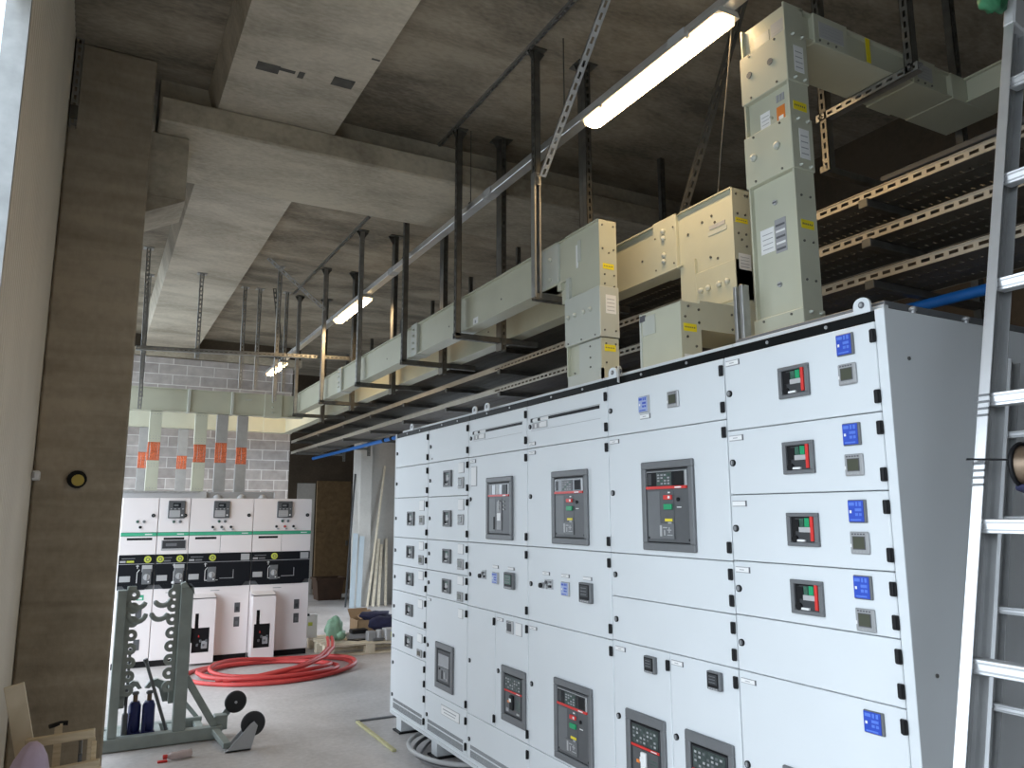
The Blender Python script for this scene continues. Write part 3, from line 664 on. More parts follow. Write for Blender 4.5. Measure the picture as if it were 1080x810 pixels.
# rear trunking: descends through an elbow onto the second cabinet
B0, B1, BZ0, BZ1 = 2.62, 2.735, 2.87, 3.165
tB = thing('busbar_trunking', (2.66, 2.76, 2.25), 'rear busbar trunking lit yellow by the lamp, stepping down onto the second cabinet', 'busbar trunking', 'grey busbar trunking runs')
m = MB(); duct_y(m, B0, B1, BZ0, BZ1, 3.0, 12.73)
for y, z in ((3.35, 3.0), (3.9, 3.02), (5.3, 3.0)): screw(m, (B0+.020, y, z), (-1,0,0), .007)
m.build('straight_run', tB)
m = MB(); m.box((B0-.006, 3.03, BZ0-.004), (B1+.006, 3.22, BZ1+.005), 'duct', .003)
for z in (2.93, 2.965, 3.06, 3.10): cap(m, (B0-.006, 3.13, z), (-1,0,0), .015)
for (y, z) in ((3.05,2.9),(3.05,3.1),(3.2,2.9),(3.2,3.08)): screw(m, (B0-.006, y, z), (-1,0,0))
m.build('joint_cover', tB)
m = MB(); m.box((B0+.016, 2.625, 2.60), (B1-.016, 3.03, BZ1-.004), 'duct'); m.box((B0, 2.62, 2.55), (B1, 2.628, BZ1), 'duct'); m.box((B0, 2.62, BZ1-.006), (B1, 3.03, BZ1), 'duct')
m.box((B0+.002, 2.62, 2.60), (B1-.002, 2.91, 2.80), 'duct', .003); m.box((B0, 2.90, 2.60), (B1, 2.915, 2.88), 'duct')
for k in range(4): cap(m, (B0+.002, 2.68+k*.055+(.02 if k > 1 else 0), 2.70+(.0 if k < 2 else 0)), (-1,0,0), .016)
for (y, z) in ((2.85,3.06),(2.78,3.07),(2.76,3.03),(2.80,2.86),(2.75,2.84),(2.96,3.03)): screw(m, (B0+.016, y, z), (-1,0,0), .007)
m.box((B0+.013, 2.68, 2.97), (B0+.016, 2.81, 2.99), 'duct2'); m.box((B0+.013, 2.69, 3.00), (B0+.016, 2.80, 3.02), 'lgrey')
for (x, z) in ((.025,3.13),(.085,3.13),(.1,3.13),(.03,3.03),(.08,3.03),(.03,2.93),(.08,2.93),(.05,2.9),(.08,2.87)): screw(m, (B0+x, 2.62, z), (0,-1,0), .006)
sticker_y(m, B0+.015, B1-.02, 2.62, 2.985, 3.01); sticker_y(m, B0+.025, B1-.012, 2.62, 2.75, 2.83, 'white')
m.build('corner_elbow', tB)
m = MB(); m.box((A0, 2.59, 2.236), (A0+.11, 2.87, 2.53), 'duct'); m.box((A0-.004, 2.58, 2.236), (A0+.112, 2.588, 2.53), 'duct'); m.box((A0+.11, 2.58, 2.41), (B1, 2.87, 2.545), 'duct'); m.box((A0-.006, 2.76, 2.42), (A0, 2.85, 2.51), 'duct2')
m.box((A0-.004, 2.862, 2.236), (A0+.11, 2.876, 2.53), 'duct2'); m.box((A0-.007, 2.83, 2.49), (A0-.002, 2.87, 2.52), 'ink')
for (x, z) in ((.04,2.51),(.02,2.46),(.1,2.5),(.1,2.44),(.3,2.5),(.3,2.43),(.03,2.37),(.08,2.33)): screw(m, (A0+x, 2.58, z), (0,-1,0), .006)
sticker_y(m, A0+.01, A0+.085, 2.58, 2.395, 2.43); sticker_y(m, A0+.01, A0+.1, 2.58, 2.24, 2.29, 'white')
m.box((B0+.01, 2.63, 2.54), (B1-.01, 2.88, 2.605), 'duct'); m.build('offset_flange', tB)
m = MB(); duct_x(m, 12.61, 12.72, 2.87, 3.165, -.28, 2.62, 'duct'); m.build('cross_run', tB)
m = MB(); m.box((2.3, 12.60, 2.864), (2.75, 12.73, 3.171), 'duct', .004); m.build('joint_cover', tB)

# tall riser beside the ladder, turning to the right under the roof
tD = thing('busbar_trunking', (2.395, 2.121, 2.263), 'tall grey busbar trunking riser nearest the ladder, turning right at the top', 'busbar trunking', 'grey busbar trunking runs')
DY0, DY1, D0, D1 = 2.000, 2.241, 2.34, 2.45
def dcover(z0, z1, caps_, label, dark=False):
    m = MB(); m.box((D0-.008, DY0-.006, z0), (D1+.006, DY1+.006, z1), 'duct', .003)
    for (y, z) in caps_:
        if dark: m.cyl((D0-.008, y, z), (D0-.012, y, z), .014, 'dgrey2', n=12)
        else: cap(m, (D0-.008, y, z), (-1,0,0), .016)
    if label: sticker_y(m, D0+.035, D1-.02, DY0-.006, *label, 'white')
    for z in (z0+.015, z1-.015):
        for x in (.03, .085): cap(m, (D0+x, DY0-.006, z), (0,-1,0), .006)
        for y in (DY0+.05, DY1-.05): screw(m, (D0-.008, y, z), (-1,0,0), .005)
    return m.build('joint_cover', tD)
m = MB(); duct_z(m, D0, D1, DY0, DY1, 2.263, 3.668)
sticker_x(m, D0+.0195, 2.136, 2.209, 2.645, 2.749); m.box((D0+.0175, 2.074, 2.629), (D0+.0195, 2.131, 2.770), 'ink2')
for k in range(5): m.box((D0+.017, 2.079, 2.639+k*.025), (D0+.0175, 2.126, 2.648+k*.025), ('ink', 'white')[k % 2])
sticker_x(m, D0+.0195, 2.121, 2.173, 3.167, 3.250); m.box((D0+.0175, 2.042, 3.151), (D0+.0195, 2.084, 3.240), 'orange'); m.box((D0+.017, 2.050, 3.167), (D0+.0175, 2.074, 3.198), 'white')
for k in range(3): m.box((D0+.0175, 2.042+k*.015, 3.261), (D0+.0195, 2.053+k*.015, 3.292), 'ink2')
for z in (2.843, 2.498): m.cyl((D0+.0195, 2.121, z), (D0+.012, 2.121, z), .011, 'lgrey', n=10); m.box((D0+.011, 2.111, z-.003), (D0+.0125, 2.130, z+.003), 'ink')
for z in (3.167, 3.209): cap(m, (D0+.0195, 2.110, z), (-1,0,0), .006)
for (x, z) in ((.03,2.833),(.08,2.833),(.03,2.645),(.08,2.645),(.03,2.488),(.08,2.488)): screw(m, (D0+x, DY0, z), (0,-1,0), .005)
sticker_y(m, D0+.02, D1-.02, DY0, 2.697, 2.733); sticker_y(m, D0+.02, D1-.015, DY0, 3.198, 3.235)
sticker_x(m, D0+.0195, 2.100, 2.183, 3.543, 3.606, 'duct2', 0); sticker_x(m, D0+.0195, 2.016, 2.089, 3.543, 3.616, 'lgrey', 2)
m.build('riser', tD)
dcover(3.318, 3.538, ((2.194, 3.438), (2.079, 3.438)), (3.365, 3.480), True); dcover(2.942, 3.167, ((2.194, 3.062), (2.068, 3.062)), (2.989, 3.115)); dcover(2.263, 2.372, (), None)
m = MB(); duct_x(m, DY0, DY1, 3.538, 3.663, D1-.02, 3.78); m.build('cross_run', tD)
for x, w in ((2.507, .21), (3.155, .17)):
    m = MB(); m.box((x, DY0-.006, 3.531), (x+w, DY1+.006, 3.669), 'duct', .003); sticker_y(m, x+.03, x+w-.03, DY0-.006, 3.564, 3.637, 'lgrey')
    for k in range(3): screw(m, (x+.03+k*.05, DY0-.006, 3.548), (0,-1,0))
    m.build('joint_cover', tD)
m = MB(); m.box((2.841, DY0-.002, 3.543), (2.868, DY0, 3.658), 'sticker'); m.box((3.447, DY0-.004, 3.535), (3.78, DY1+.004, 3.666), 'duct', .003); duct_y(m, 3.55, 3.78, 3.538, 3.663, -3.0, DY0)
sticker_x(m, 3.55, 1.62, 1.71, 3.559, 3.642); m.build('corner_run', tD)

# droppers from the cross runs down to the ring main units
def dropper(x, y, w, ztop, zb0, zb1, label, tint):
    t = thing('hanging_busbar', (x, y+.04, ztop), label, 'busbar dropper', 'braided busbar droppers behind the ring main units')
    m = MB(); m.box((x-w/2, y, zb1-.02), (x+w/2, y+.07, ztop), tint, .002)
    for i in range(4):
        for z in (zb1+.02, zb1+.05, ztop-.03): m.cyl((x-w/2+.02+i*(w-.04)/3, y, z), (x-w/2+.02+i*(w-.04)/3, y-.004, z), .005, 'ink2', n=6)
    m.build('upper_bar', t)
    m = MB()
    for i in range(6):
        xx = x-w/2+w*(i+.5)/6; b = random.uniform(-.008, .008)
        m.bar((xx, y+.03, zb0+.0), (xx+b, y-.012, (zb0+zb1)/2), w/6.6, .022, 'copper', (0,1,0), .003); m.bar((xx+b, y-.012, (zb0+zb1)/2), (xx, y+.03, zb1), w/6.6, .022, 'copper', (0,1,0), .003)
    m.build('copper_braid', t)
    m = MB(); m.box((x-w/2, y, 1.86), (x+w/2, y+.07, zb0+.02), tint, .002)
    for i in range(4):
        for z in (zb0-.02, zb0-.05, 1.90): m.cyl((x-w/2+.02+i*(w-.04)/3, y, z), (x-w/2+.02+i*(w-.04)/3, y-.004, z), .005, 'ink2', n=6)
    m.build('lower_bar', t)
for a in ((.602, 10.20, .135, 2.822, 2.21, 2.47, 'leftmost front busbar dropper with a dark orange braid, overlapping the rear one by the column', 'duct'), (1.115, 10.20, .14, 2.822, 2.20, 2.46, 'front busbar dropper with an orange braid, second of the four front ones from left', 'duct'),
          (1.365, 10.20, .135, 2.822, 2.20, 2.49, 'front busbar dropper with an orange braid, second from the right of the row', 'dropgrey'), (1.608, 10.20, .13, 2.822, 2.19, 2.44, 'rightmost busbar dropper with an orange braid, in front of bare blockwork', 'dropgrey'),
          (.600, 12.63, .121, 2.868, 2.24, 2.518, 'leftmost rear busbar dropper with a bright orange braid, beside the column', 'dropgrey'), (1.141, 12.63, .139, 2.868, 2.24, 2.48, 'rear busbar dropper with a bright orange braid, third of the row from the column', 'dropgrey')):
    dropper(*a)

# ------------------------------------------------------------------ hangers, trays, trunking
def hanger(y, ztop, rear_top, label, front_mat='dstrut', lower_bright=None):
    t = thing('trapeze_hanger', (2.205, y, ztop), label, 'hanger', 'trapeze hangers carrying the busbar trunking')
    m = MB()
    if lower_bright: m.strut((2.205, y, lower_bright), (2.205, y, ztop), 'dstrut', up=(-1,0,0)); m.strut((2.20, y-.002, 2.84), (2.20, y-.002, lower_bright+.04), 'galv', w=.044, t=.044, up=(0,1,0)); m.box((2.178, y-.028, lower_bright-.04), (2.222, y-.022, lower_bright+.04), 'galv')  # light on the lower strut is put into its brighter metal
    else: m.strut((2.205, y, 2.845), (2.205, y, ztop), front_mat, up=(-1,0,0))
    m.build('front_strut', t)
    m = MB(); m.box((2.16, y-.05, ztop-.008), (2.26, y+.05, ztop-.001), 'dstrut'); m.prism([(0,0),(.045,0),(0,-.07)], (2.226, y-.003, ztop-.008), (1,0,0), (0,0,1), (0,.006,0), 'dstrut'); m.prism([(0,0),(-.04,0),(0,-.07)], (2.185, y-.003, ztop-.008), (1,0,0), (0,0,1), (0,.006,0), 'dstrut'); m.build('ceiling_bracket', t)
    m = MB(); m.strut((2.18, y, 2.845), (2.86, y, 2.845), 'dstrut', up=(0,0,-1)); m.build('cross_arm', t)
    m = MB()
    for dy in (-.0215, .0215): m.strut((2.56, y+dy, 2.77), (2.56, y+dy, rear_top), 'dstrut', w=.041, t=.041, up=(0, 1 if dy > 0 else -1, 0))
    m.box((2.49, y-.06, rear_top-.008), (2.63, y+.06, rear_top-.001), 'dstrut'); m.prism([(0,0),(-.06,0),(0,-.09)], (2.538, y-.003, rear_top-.008), (1,0,0), (0,0,1), (0,.006,0), 'dstrut'); m.build('rear_strut', t)
hanger(3.79, ZC, ZC, 'nearest trapeze hanger by the corner of the front trunking, its lower strut lit bright', lower_bright=3.57)
hanger(4.93, ZC, ZC, 'slotted trapeze hanger second from near, holding the front trunking before the concrete beam')
hanger(6.02, ZC, ZC, 'dark trapeze hanger just beyond the concrete beam, third from near')
hanger(7.30, ZC, ZC, 'trapeze hanger in front of the middle lamp, fourth from near', 'galv')
hanger(8.69, ZC, ZC, 'trapeze hanger with a long bright lower strut, at the farther end of the middle lamp', 'galv')
hanger(10.0, ZC, ZC, 'farthest trapeze hanger, by the corner where the front trunking meets its cross run', 'galv')
def single(name, pts, label, cat, mn='galv', w=.041, up=(0,-1,0), group=None, plate=True):
    m = MB(); m.strut(pts[0], pts[1], mn, w, .041, up)
    if plate: m.box((pts[1][0]-.05, pts[1][1]-.05, pts[1][2]-.006), (pts[1][0]+.05, pts[1][1]+.05, pts[1][2]), mn)
    return tag(m.build(name), label, cat, group)
G = 'bare slotted drop rods at the far end'
single('hanging_strut', ((.88, 8.87, 3.26), (.88, 8.87, 4.216)), 'single slotted galvanised strut hanging from the pale ceiling rib', 'strut', group=G)
single('hanging_strut', ((.36, 8.87, 2.80), (.33, 8.87, ZC)), 'bright slotted strut hanging close to the concrete column', 'strut', group=G)
single('hanging_strut', ((1.50, 9.9, 3.12), (1.50, 9.9, ZC)), 'slotted strut over the far cross run, left of the bright pair', 'strut', group=G)
single('hanging_strut', ((1.68, 9.9, 3.12), (1.68, 9.9, ZC)), 'far slotted strut standing left of the small far lamp', 'strut', group=G)
single('hanging_strut', ((.40, 9.9, 2.8), (.40, 9.9, ZC)), 'slotted strut behind the column strut, at the left end of the far cross run', 'strut', group=G)
single('hanging_strut', ((2.02, 9.9, 3.12), (2.02, 9.9, ZC)), 'far slotted strut standing right of the small far lamp', 'strut', group=G)
single('hanging_strut', ((1.72, 8.87, 2.85), (1.72, 8.87, ZC)), 'long thin strut passing in front of the far cross run', 'strut', group=G)
m = MB(); m.strut((.28, 8.82, 3.31), (2.72, 8.82, 3.41), 'galv', .041, .06, (0,-1,0)); tag(m.build('cross_channel'), 'long horizontal galvanised channel crossing below the ceiling in front of the far blockwork', 'channel')
def brace(p, q, label, mn): m = MB(); m.strut(p, q, mn, .041, .03, (-.3,-1,-.2), .06, .036, .015); tag(m.build('hanger_brace'), label, 'brace', 'diagonal strut braces')
brace((2.195, 3.70, 3.56), (2.2, 2.89, 4.425), 'slotted diagonal brace crossing beside the big lamp, up from the nearest hanger', 'galv')
brace((2.95, 3.40, 3.25), (2.9, 2.69, 4.425), 'dark diagonal brace behind the rear trunking, right of the big lamp', 'dstrut')
brace((2.20, 8.66, 3.92), (1.53, 8.62, 4.425), 'diagonal brace sloping down from the ceiling left of the middle lamp', 'galv')
brace((1.98, 9.83, 3.5), (1.84, 9.80, 4.425), 'short dark diagonal brace among the far drop struts', 'dstrut')
m = MB(); m.strut((2.14, 2.4, ZC-.0105), (2.16, 5.20, ZC-.0105), 'galv', .024, .021, up=(0,0,-1)); tag(m.build('ceiling_channel'), 'thin dark channel fixed along the ceiling on the near side of the beam', 'channel')
m = MB(); m.strut((2.15, 5.79, ZC-.0105), (2.10, 9.9, ZC-.0105), 'galv', .024, .021, up=(0,0,-1)); tag(m.build('ceiling_channel'), 'thin dark channel fixed along the ceiling beyond the beam', 'channel')
m = MB(); m.tube([(2.33, 2.28, ZC), (2.335, 2.275, 4.1), (2.34, 2.28, 3.78), (2.42, 2.40, 3.6), (2.55, 2.6, 3.35), (2.645, 2.74, 3.167)], .004, 'dstrut', 6); tag(m.build('lamp_cord'), 'thin cord hanging down from the end of the big lamp to the rear trunking', 'cord')
# lamps on a lighting rail
tR = thing('lighting_rail', (2.29, 4, 3.82), 'long pale metal lighting rail running along under the ceiling above the lamps', 'lighting rail')
m = MB(); m.box((2.255, -1.0, 3.775), (2.325, 12.6, 3.825), 'alu', .003)
for y in range(0, 12, 2): m.box((2.252, y+.5, 3.773), (2.328, y+.62, 3.827), 'lgrey', .002)
m.build('rail', tR)
for y in (1.2, 3.6, 4.9, 6.3, 7.6, 8.9, 10.3, 11.6):
    m = MB(); m.cyl((2.29, y, 3.82), (2.29, y, 4.04 if 5.03 < y < 5.96 else ZC), .004, 'dstrut', n=6); m.box((2.275, y-.012, 3.815), (2.305, y+.012, 3.855), 'dstrut'); m.build('drop_rod', tR)
def lamp(y0, y1, label, x=2.29, zz=.428, w=.0625):
    t = thing('ceiling_lamp', (x, (y0+y1)/2, 3.346+zz), label, 'lamp', 'glowing batten lamps on the lighting rail')
    m = MB(); a, b = x-w, x+w
    m.prism([(a, 3.318+zz), (b, 3.318+zz), (b-.012, 3.3465+zz), (a+.012, 3.3465+zz)], (0, y0, 0), (1,0,0), (0,0,1), (0, y1-y0, 0), 'lampbody')
    for y in (y0+.2, y1-.2): m.box((a-.003, y-.008, 3.305+zz), (b+.003, y+.008, 3.33+zz), 'lampbody')
    m.build('housing', t)
    m = MB(); o = [(a+.004, y0+.03), (a+.03, y0+.002), (b-.03, y0+.002), (b-.004, y0+.03), (b-.004, y1-.03), (b-.03, y1-.002), (a+.03, y1-.002), (a+.004, y1-.03)]
    n = len(o); cx, cy = x, (y0+y1)/2
    vs = [(u, v, 3.3178+zz) for u, v in o] + [(u, v, 3.300+zz) for u, v in o] + [(cx+(u-cx)*.72, cy+(v-cy)*.975, 3.288+zz) for u, v in o]
    fs = [(i, i+n, (i+1) % n+n, (i+1) % n) for i in range(n)] + [(i+n, i+2*n, (i+1) % n+2*n, (i+1) % n+n) for i in range(n)] + [[2*n+i for i in range(n)]]
    m.add(vs, fs[:-1], 'lamprim'); m.add(vs, fs[-1:], 'lamp'); m.build('diffuser', t)
lamp(2.25, 3.34, 'big glowing batten lamp nearest the camera, at the top of the picture')
lamp(7.33, 8.42, 'middle glowing batten lamp, seen small above the front trunking')
lamp(11.20, 12.26, 'smallest farthest glowing batten lamp, in front of the blockwork')
# perforated cable trays, one above another
def rail(m, x, z0, z1, y0, y1, yp):
    h = (z1-z0)/3
    m.box((x-.0012, y0, z0), (x+.0012, yp, z0+h), 'traymet'); m.box((x-.0012, y0, z1-h), (x+.0012, yp, z1), 'traymet'); m.box((x-.006, y0, z1-.003), (x+.0012, y1, z1), 'traymet'); m.box((x-.006, y0, z0), (x+.0012, y1, z0+.003), 'traymet')
    n = int((yp-y0)/.062)
    for i in range(n): y = y0+i*.062; m.box((x-.0012, y, z0+h), (x+.0012, y+.022, z1-h), 'traymet')
    m.box((x-.0012, yp, z0), (x+.0012, y1, z1), 'traymet')
for z, lab in ((3.02, 'top perforated cable tray of the three stacked along the dark wall'), (2.83, 'middle perforated cable tray of the stack, its edge lit yellow near the ladder'), (2.635, 'lowest perforated cable tray of the stack, just above the blue conduit')):
    t = thing('cable_tray', (3.25, 5.5, z), lab, 'cable tray', 'stacked perforated cable trays')
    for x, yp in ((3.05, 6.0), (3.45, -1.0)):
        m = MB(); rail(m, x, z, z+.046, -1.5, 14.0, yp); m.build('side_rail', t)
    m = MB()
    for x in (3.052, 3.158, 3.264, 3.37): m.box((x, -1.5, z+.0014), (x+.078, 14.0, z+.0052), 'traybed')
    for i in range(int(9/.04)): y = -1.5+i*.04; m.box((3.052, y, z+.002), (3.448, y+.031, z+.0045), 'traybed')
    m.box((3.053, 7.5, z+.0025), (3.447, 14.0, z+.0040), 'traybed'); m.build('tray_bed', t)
for i, y in enumerate((1.0, 2.2, 3.4, 4.6, 5.85, 7.0, 8.2, 9.4, 10.6, 12.0, 13.4)):
    zt = 4.04 if 5.03 < y < 5.96 else ZC
    where = ('behind the ladder', 'right of the tall riser', 'behind the rear trunking elbow', 'behind the front trunking corner', 'under the concrete beam', 'next beyond the beam', 'third beyond the beam', 'fourth beyond the beam', 'level with the block wall', 'second from the far end of the trays', 'at the far end of the trays')[i]
    t = thing('tray_bracket', (3.84, y, zt), 'dark strut bracket holding the three cable trays, ' + where, 'bracket', 'dark strut brackets under the cable trays')
    m = MB(); m.strut((3.84, y, 2.50), (3.84, y, zt), 'dstrut', up=(0,-1,0)); m.build('ceiling_post', t)
    for z in (2.632, 2.827, 3.017):
        m = MB(); m.bar((3.02, y, z-.02), (3.825, y, z-.02), .041, .036, 'dstrut', ch=.003); m.box((3.01, y-.024, z-.042), (3.035, y+.024, z-.001), 'dstrut', .003); m.build('cantilever_arm', t)
m = MB(); m.tube([(3.38, -1.5, 2.56), (3.38, 2, 2.561), (3.38, 7, 2.561), (3.39, 11.5, 2.56), (3.4, 13.8, 2.56)], .026, 'bluepipe', 12)
for y in (3.0, 5.2, 7.6, 9.6, 9.9): m.cyl((3.38, y-.03, 2.561), (3.38, y+.03, 2.561), .031, 'black', n=12)
tag(m.build('blue_conduit'), 'bright blue conduit pipe running under the lowest cable tray', 'conduit')
tE = thing('trapeze_hanger', (3.03, 1.92, ZC), 'dark hanger carrying the turned trunking beside the top of the ladder', 'hanger')
m = MB(); m.strut((3.03, 1.92, 3.50), (3.03, 1.92, ZC), 'dstrut', up=(-1,0,0)); m.build('front_strut', tE)
m = MB(); m.strut((3.03, 1.88, 3.513), (3.03, 2.42, 3.513), 'galv', up=(-1,0,0)); m.build('cross_arm', tE)
m = MB(); m.strut((3.03, 2.38, 3.23), (3.03, 2.38, ZC), 'dstrut', up=(-1,0,0)); m.build('rear_strut', tE)
m = MB(); m.bar((3.01, 2.40, 3.245), (3.72, 2.40, 3.245), .041, .035, 'dstrut', ch=.003); m.build('lower_arm', tE)
m = MB(); m.bar((3.45, 2.40, 3.28), (3.45, -1.2, 3.28), .03, .03, 'dgrey', ch=.004); tag(m.build('wall_channel'), 'dark horizontal channel running above the top cable tray behind the ladder', 'channel')
tP = thing('end_strut', (2.29, 2.22, 2.236), 'pair of bright upright channel ends standing on the board between the two risers', 'channel')
for y in (2.235, 2.20):
    m = MB(); m.box((2.22, y-.008, 2.236), (2.26, y+.008, 2.50), 'galv', .002); m.build('channel_end', tP)
# ------------------------------------------------------------------ ring main units against the block wall (face -Y at y = 9.35)
YM = 9.35
def fy(m, x0, x1, z0, z1, d0, d1, mn, ch=0.0): m.box((x0, YM-d1, z0), (x1, YM-d0, z1), mn, ch)
def dial(p, x, z, lime=True):
    m = MB(); m.cyl((x, YM-.004, z), (x, YM-.016, z), .036, 'lime' if lime else 'lgrey', n=18); m.cyl((x, YM-.016, z), (x, YM-.020, z), .02, 'ink' if lime else 'silver', n=14); m.cyl((x, YM-.02, z), (x, YM-.022, z), .012, 'lime' if lime else 'white', n=12)
    return m.build('position_dial', p)
def window_dial(p, x, z):
    m = MB(); fy(m, x-.045, x+.045, z-.075, z+.085, .004, .012, 'dgrey2', .003); m.cyl((x, YM-.012, z), (x, YM-.020, z), .034, 'lgrey', n=16); m.box((x-.008, YM-.034, z-.025), (x+.008, YM-.02, z+.025), 'silver', .003); m.cyl((x+.02, YM-.012, z-.05), (x+.02, YM-.017, z-.05), .008, 'white', n=8)
    return m.build('operating_window', p)
def rmu(x0, x1, kind, label):
    t = thing('ring_main_unit', ((x0+x1)/2, 9.85, 0), label, 'switchgear', 'white ring main units against the block wall')
    g = .0025; w = x1-x0
    m = MB(); m.box((x0, YM+.022, .0), (x1, 10.56, 1.765), 'mv'); m.box((x0+.004, YM+.012, 0.0), (x1-.004, YM+.03, .06), 'black'); m.box((x0+.003, YM+.018, .07), (x1-.003, YM+.024, 1.76), 'groove'); m.build('enclosure', t)
    m = MB(); m.box((x0+g, YM, 1.40), (x1-g, YM+.02, 1.768), 'mv', .003); d = m.build('control_door', t)
    m = MB(); m.cyl((x1-.05, YM, 1.58), (x1-.05, YM-.012, 1.58), .02, 'black', n=14); m.cyl((x1-.05, YM-.012, 1.58), (x1-.05, YM-.018, 1.58), .010, 'dgrey', n=10); m.build('door_lock', d)
    if kind == 1:
        bt = ((x0+.155, 1.515, 'dgreen'), (x0+.22, 1.515, 'dgrey2'), (x0+.185, 1.455, 'black'))
    else:
        cx = x0+.175 if kind == 2 else x0+.345
        if kind == 3: cx = x0+.325
        m = MB(); f0, f1 = cx-.085, cx+.085
        fy(m, f0, f1, 1.55, 1.74, 0, .03, 'dgrey', .005); fy(m, f0+.045, f1-.045, 1.665, 1.715, .03, .032, 'glass'); fy(m, f0+.055, f1-.07, 1.68, 1.70, .032, .0325, 'dgrey2'); fy(m, f0+.012, f1-.05, 1.562, 1.635, .03, .032, 'lgrey')
        for i in range(3): fy(m, f0+.02, f1-.065, 1.575+i*.02, 1.58+i*.02, .032, .0325, 'ink2')
        for i in range(4): fy(m, f0+.02+i*.04, f0+.035+i*.04, 1.645, 1.655, .03, .032, 'lgrey')
        fy(m, f1-.035, f1-.02, 1.575, 1.59, .03, .033, 'white'); m.build('protection_relay', d)
        bt = [(cx-.02, 1.512, 'dgreen'), (cx+.045, 1.512, 'dgrey2')]
        if kind >= 3: bt += [(cx-.085, 1.45, 'black'), (cx+.01, 1.45, 'red' if kind == 4 else 'dgrey'), (cx+.11, 1.45, 'black')]
    for (x, z, c) in bt:
        m = MB(); m.cyl((x, YM, z), (x, YM-.006, z), .017, 'silver', n=14); m.cyl((x, YM-.006, z), (x, YM-.018, z), .012, c, n=12)
        if z < 1.47 and kind >= 3: m.box((x+.008, YM-.02, z-.035), (x+.03, YM, z-.018), 'lgrey')
        m.build('push_button', d)
    m = MB(); m.box((x0+g, YM-.004, 1.362), (x1-g, YM+.02, 1.397), 'mvgreen', .002)
    fy(m, x1-.12, x1-.05, 1.374, 1.384, .004, .0045, 'white'); m.build('green_trim', t)
    xs = [x0, x1] if kind < 3 else [x0, (x0+x1)/2-.005, x1]
    for i in range(len(xs)-1):
        m = MB(); m.box((xs[i]+g, YM, 1.165), (xs[i+1]-g, YM+.02, 1.359), 'mv', .002)
        if i == 0: fy(m, xs[i]+.065, xs[i+1]-.045, 1.318, 1.342, -.001, .002, 'black', .001)
        if kind == 2: fy(m, x0+.045, x1-.02, 1.205, 1.315, 0, .006, 'lgrey', .002); fy(m, x0+.055, x1-.03, 1.225, 1.31, .006, .008, 'face'); fy(m, x0+.09, x0+.2, 1.25, 1.28, .008, .009, 'dgrey2')
        m.build('cover_panel', t)
    m = MB(); m.box((x0+g, YM-.004, .845), (x1-g, YM+.02, 1.16), 'mimic', .003); fy(m, x0, x1, 1.066, 1.072, .004, .006, 'ink2')
    m.prism([(x0+.05, .85), (x1-.05, .85), (x1-.09, .80), (x0+.09, .80)], (0, YM+.005, 0), (1,0,0), (0,0,1), (0, -.012, 0), 'mimic')
    hx = x0 if kind < 3 else xs[0]; hw = xs[1]-xs[0]
    fy(m, hx+.015, hx+.07, 1.085, 1.105, .004, .005, 'lgrey'); fy(m, hx+.08, hx+.15, 1.085, 1.105, .004, .005, 'lime' if kind == 1 else 'dgrey2'); fy(m, hx+.03, hx+.16, 1.125, 1.13, .004, .005, 'ink2')
    fy(m, hx+.02, hx+.125, .885, .945, .004, .007, 'lgrey', .002)
    if kind < 3: fy(m, x1-.125, x1-.025, .985, 1.055, .004, .007, 'lgrey', .002)
    c = hx+.185                                             # mimic line of the single line diagram
    fy(m, c, c+.006, 1.02, 1.06, .004, .005, 'white'); fy(m, c, c+.006, .87, .98, .004, .005, 'white'); m.bar((c+.003, YM-.0045, .98), (c+.025, YM-.0045, 1.01), .001, .006, 'white', (1,0,0)); fy(m, c-.012, c+.018, 1.045, 1.05, .004, .005, 'white')
    if kind >= 3:
        fy(m, c, c+.14, .868, .874, .004, .005, 'white'); fy(m, xs[1]+.01, xs[1]+.16, .885, .892, .004, .006, 'ink2'); fy(m, xs[1]+.15, xs[1]+.157, .885, .98, .004, .006, 'ink2'); fy(m, x1-.115, x1-.02, 1.08, 1.15, .004, .007, 'lgrey', .002)
    if kind == 2: m.cyl((c+.003, YM-.004, .862), (c+.003, YM-.006, .862), .018, 'white', n=14)
    m.build('mimic_panel', t)
    dial(t, hx+hw-.075, 1.115); 
    if kind == 2: dial(t, hx+.045, 1.115)
    window_dial(t, hx+hw-.075, .93)
    m = MB(); m.box((x0+g, YM, .065), (x1-g, YM+.02, .80), 'mv', .003); fy(m, x0+w*.38, x0+w*.52, .755, .762, 0, .0012, 'ink2'); d = m.build('cable_compartment', t)
    if kind >= 3:
        b0 = x0+.055 if kind == 3 else x0+.012; b1 = b0+.245
        m = MB(); yb = 9.17
        z0, z1 = .025, .70; a0, a1 = b0+.02, b0+.195
        m.box((b0, yb, z0), (a0, yb+.01, z1), 'mv'); m.box((a1, yb, z0), (b1, yb+.01, z1), 'mv'); m.box((a0, yb, z0), (a1, yb+.01, .135), 'mv'); m.box((a0+.06, yb, .39), (a1, yb+.01, z1), 'mv'); m.box((a0, yb, .54), (a0+.06, yb+.01, z1), 'mv'); m.box((a0, yb, .39), (a0+.022, yb+.01, .54), 'mv')
        m.box((b0, yb+.01, z0), (b0+.01, YM, z1), 'mv'); m.box((b1-.01, yb+.01, z0), (b1, YM, z1), 'mv'); m.box((b0, yb+.01, z0), (b1, YM, z0+.01), 'mv')
        m.prism([(yb, z1), (YM, z1+.03), (YM, z1-.01), (yb, z1-.01)], (b0, 0, 0), (0,1,0), (0,0,1), (b1-b0, 0, 0), 'mv')
        bx = m.build('cable_box', t)
        m = MB(); m.box((a0, yb+.03, .13), (a1, YM-.003, .40), 'black'); m.box((a0+.02, yb+.03, .39), (a0+.06, yb+.06, .545), 'black')
